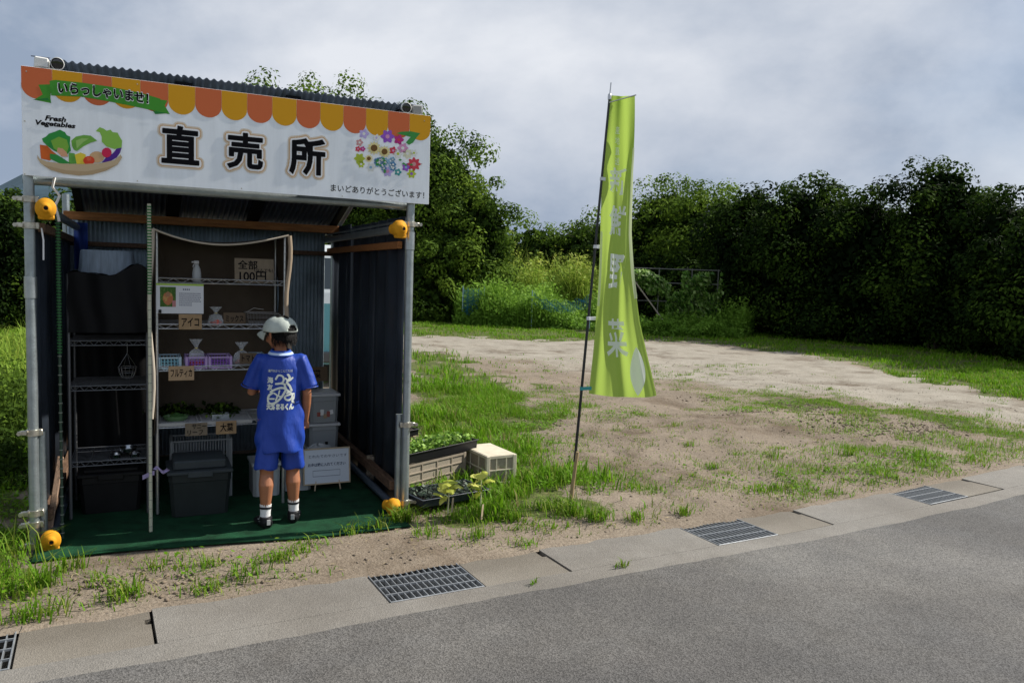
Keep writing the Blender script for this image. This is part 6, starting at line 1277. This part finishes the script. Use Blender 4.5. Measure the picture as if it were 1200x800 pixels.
    def word(body, x0, x1, z0, z1, grow, bold=0.):
        mbx = MB(); 
        for a, b, c1_, d1 in raster_glyph(body, x1-x0, z1-z0, .006, .0014, grow, bold): mbx.add([bk(x0+a, z0+c1_), bk(x0+b, z0+c1_), bk(x0+b, z0+d1), bk(x0+a, z0+d1)], [(0, 1, 2, 3)])
        mbx.build('print_lettering', pw, shirt)
    word('瀬戸内からこんにちは', -.068, .066, .9, .916, .0012)
    word('天然まるくん', -.074, .072, .688, .724, .0024, .02)
    word('海', -.070, -.040, .838, .872, .0018); word('友', -.070, -.042, .800, .832, .0018)
    # emblem: looping brush strokes
    st = .0014; nx, nz_ = int(.15/st), int(.18/st); M = np.zeros((nz_, nx), bool); gx, gzv = np.meshgrid((np.arange(nx)+.5)*st, (np.arange(nz_)+.5)*st)
    def stroke(P, w_):
        P = [Vector((p[0], p[1], 0)) for p in P]; Q = []
        for i in range(len(P)-1):
            p0, p1, p2, p3 = P[max(i-1, 0)], P[i], P[i+1], P[min(i+2, len(P)-1)]
            for k in range(10): s_ = k/10; Q.append(.5*((2*p1)+(p2-p0)*s_+(2*p0-5*p1+4*p2-p3)*s_*s_+(3*p1-p0-3*p2+p3)*s_**3))
        Q.append(P[-1]); w_ *= 1.3
        for q in Q: M[:] |= (gx-q.x)**2+(gzv-q.y)**2 < w_*w_
    K = lambda pts: [((x-55)/2000, (700-y)/2000) for x, y in pts]
    stroke(K([(150, 400), (175, 360), (215, 365), (235, 400), (220, 440), (170, 455)]), .0042); stroke(K([(280, 350), (300, 390), (270, 440), (300, 480), (320, 530)]), .0048); stroke(K([(255, 395), (290, 420), (330, 390)]), .004)
    stroke(K([(95, 545), (150, 515), (210, 500), (255, 515), (240, 560), (200, 620), (150, 665), (95, 680), (65, 650), (75, 590), (110, 560)]), .0046)
    stroke(K([(150, 455), (200, 450), (250, 460)]), .004); stroke(K([(130, 560), (165, 590), (150, 640)]), .0036); stroke(K([(85, 625), (130, 625)]), .0036); stroke(K([(190, 530), (180, 590), (205, 600)]), .003)
    stroke(K([(270, 560), (300, 550), (330, 580), (320, 620), (285, 640), (250, 620), (262, 590), (345, 570), (355, 600), (330, 650), (350, 670)]), .0042); stroke(K([(245, 470), (265, 520), (300, 545)]), .0045)
    mbx = MB(); runz(mbx, M, st, -.072, .712); mbx.build('print_emblem', pw, shirt)
    # shorts
    mb = MB(); mb.tube([(0, 0, .64), (0, 0, .60), (0, 0, .53), (0, 0, .50)], [(.10, .075), (.108, .083), (.116, .086), (.116, .083)], 26, up=(0, 1, 0))
    for h, k in ((hipL, knL), (hipR, knR)):
        sg = -1 if h.x < 0 else 1; mb.tube([h+Vector((0, 0, -.01)), h.lerp(k, .3)+Vector((.002*sg, 0, 0)), h.lerp(k, .7)+Vector((.005*sg, 0, 0)), h.lerp(k, .96)+Vector((.006*sg, 0, 0))], [(.06, .07), (.062, .071), (.064, .07), (.068, .073)], 20, up=(0, 1, 0))
    o = remesh('shorts', mb, .005, blue, root, 5); me = o.data; co = np.empty(len(me.vertices)*3, np.float32); me.vertices.foreach_get('co', co); co = co.reshape(-1, 3); no = np.empty_like(co).ravel(); me.vertices.foreach_get('normal', no); no = no.reshape(-1, 3)
    co += no*(.005*np.sin(np.abs(co[:, 0])*70+co[:, 2]*18+co[:, 1]*20)+.008*(fbm(co[:, 0]*12, co[:, 2]*12)-.47))[:, None]; me.vertices.foreach_set('co', co.ravel()); me.update()
    # socks and shoes
    sockw, sockb = mat('sock_white', (.68, .68, .68), .9, bump=.3, bscale=300), mat('sock_black', (.015, .015, .018), .9); shoe, sole = mat('black_shoe', (.012, .012, .014), .45), mat('grey_sole', (.16, .16, .16), .7)
    for k, a, yaw in ((knL, anL, .35), (knR, anR, -.12)):
        u = (k-a).normalized(); mb = MB(); mb.tube([a-u*.015, a+u*.02, a+u*.055, a+u*.072], [.031, .0285, .0315, .033], 18); so_ = mb.build('sock', sockw, root)
        mb = MB(); mb.tube([a+u*.046, a+u*.0585], [.0326, .034], 18, cap=False); mb.build('sock_band', sockb, so_)
        Rz = RZ(yaw); f = lambda x, y, z: Vector((a.x, a.y, 0))+Rz @ Vector((x, y, z))
        mb = MB(); mb.tube([f(0, -.052, .03), f(0, -.04, .034), f(0, 0, .036), f(0, .05, .030), f(0, .10, .024), f(0, .125, .018)], [(.02, .024), (.031, .034), (.035, .036), (.038, .030), (.036, .022), (.02, .012)], 18, up=(0, 0, 1)); mb.tube([f(0, -.012, .03), f(0, -.014, .07)], [(.036, .042), (.034, .038)], 16)
        s2 = remesh('shoe', mb, .004, shoe, root, 4)
        mb = MB(); n = 26; V = [];
        for z in (.0, .014):
            for q in range(n): t_ = 2*PI*q/n; V.append(f((.040+.004*math.sin(t_))*math.cos(t_), .036+.096*math.sin(t_), z-.014+.0))
        mb.add(V, [list(range(n))[::-1], [n+i for i in range(n)]]+[(i, (i+1) % n, n+(i+1) % n, n+i) for i in range(n)]); mb.build('sole', sole, s2)
        mb = MB(); mb.box(f(.030, .01, .045), (.006, .05, .012), Rz @ RY(-.35), .001); mb.box(f(-.030, .01, .045), (.006, .05, .012), Rz @ RY(.35), .001); mb.box(f(0, -.057, .045), (.02, .005, .03), Rz, .001); mb.build('pale_stripe', mat('shoe_grey', (.4, .4, .4), .6), s2)
boy()
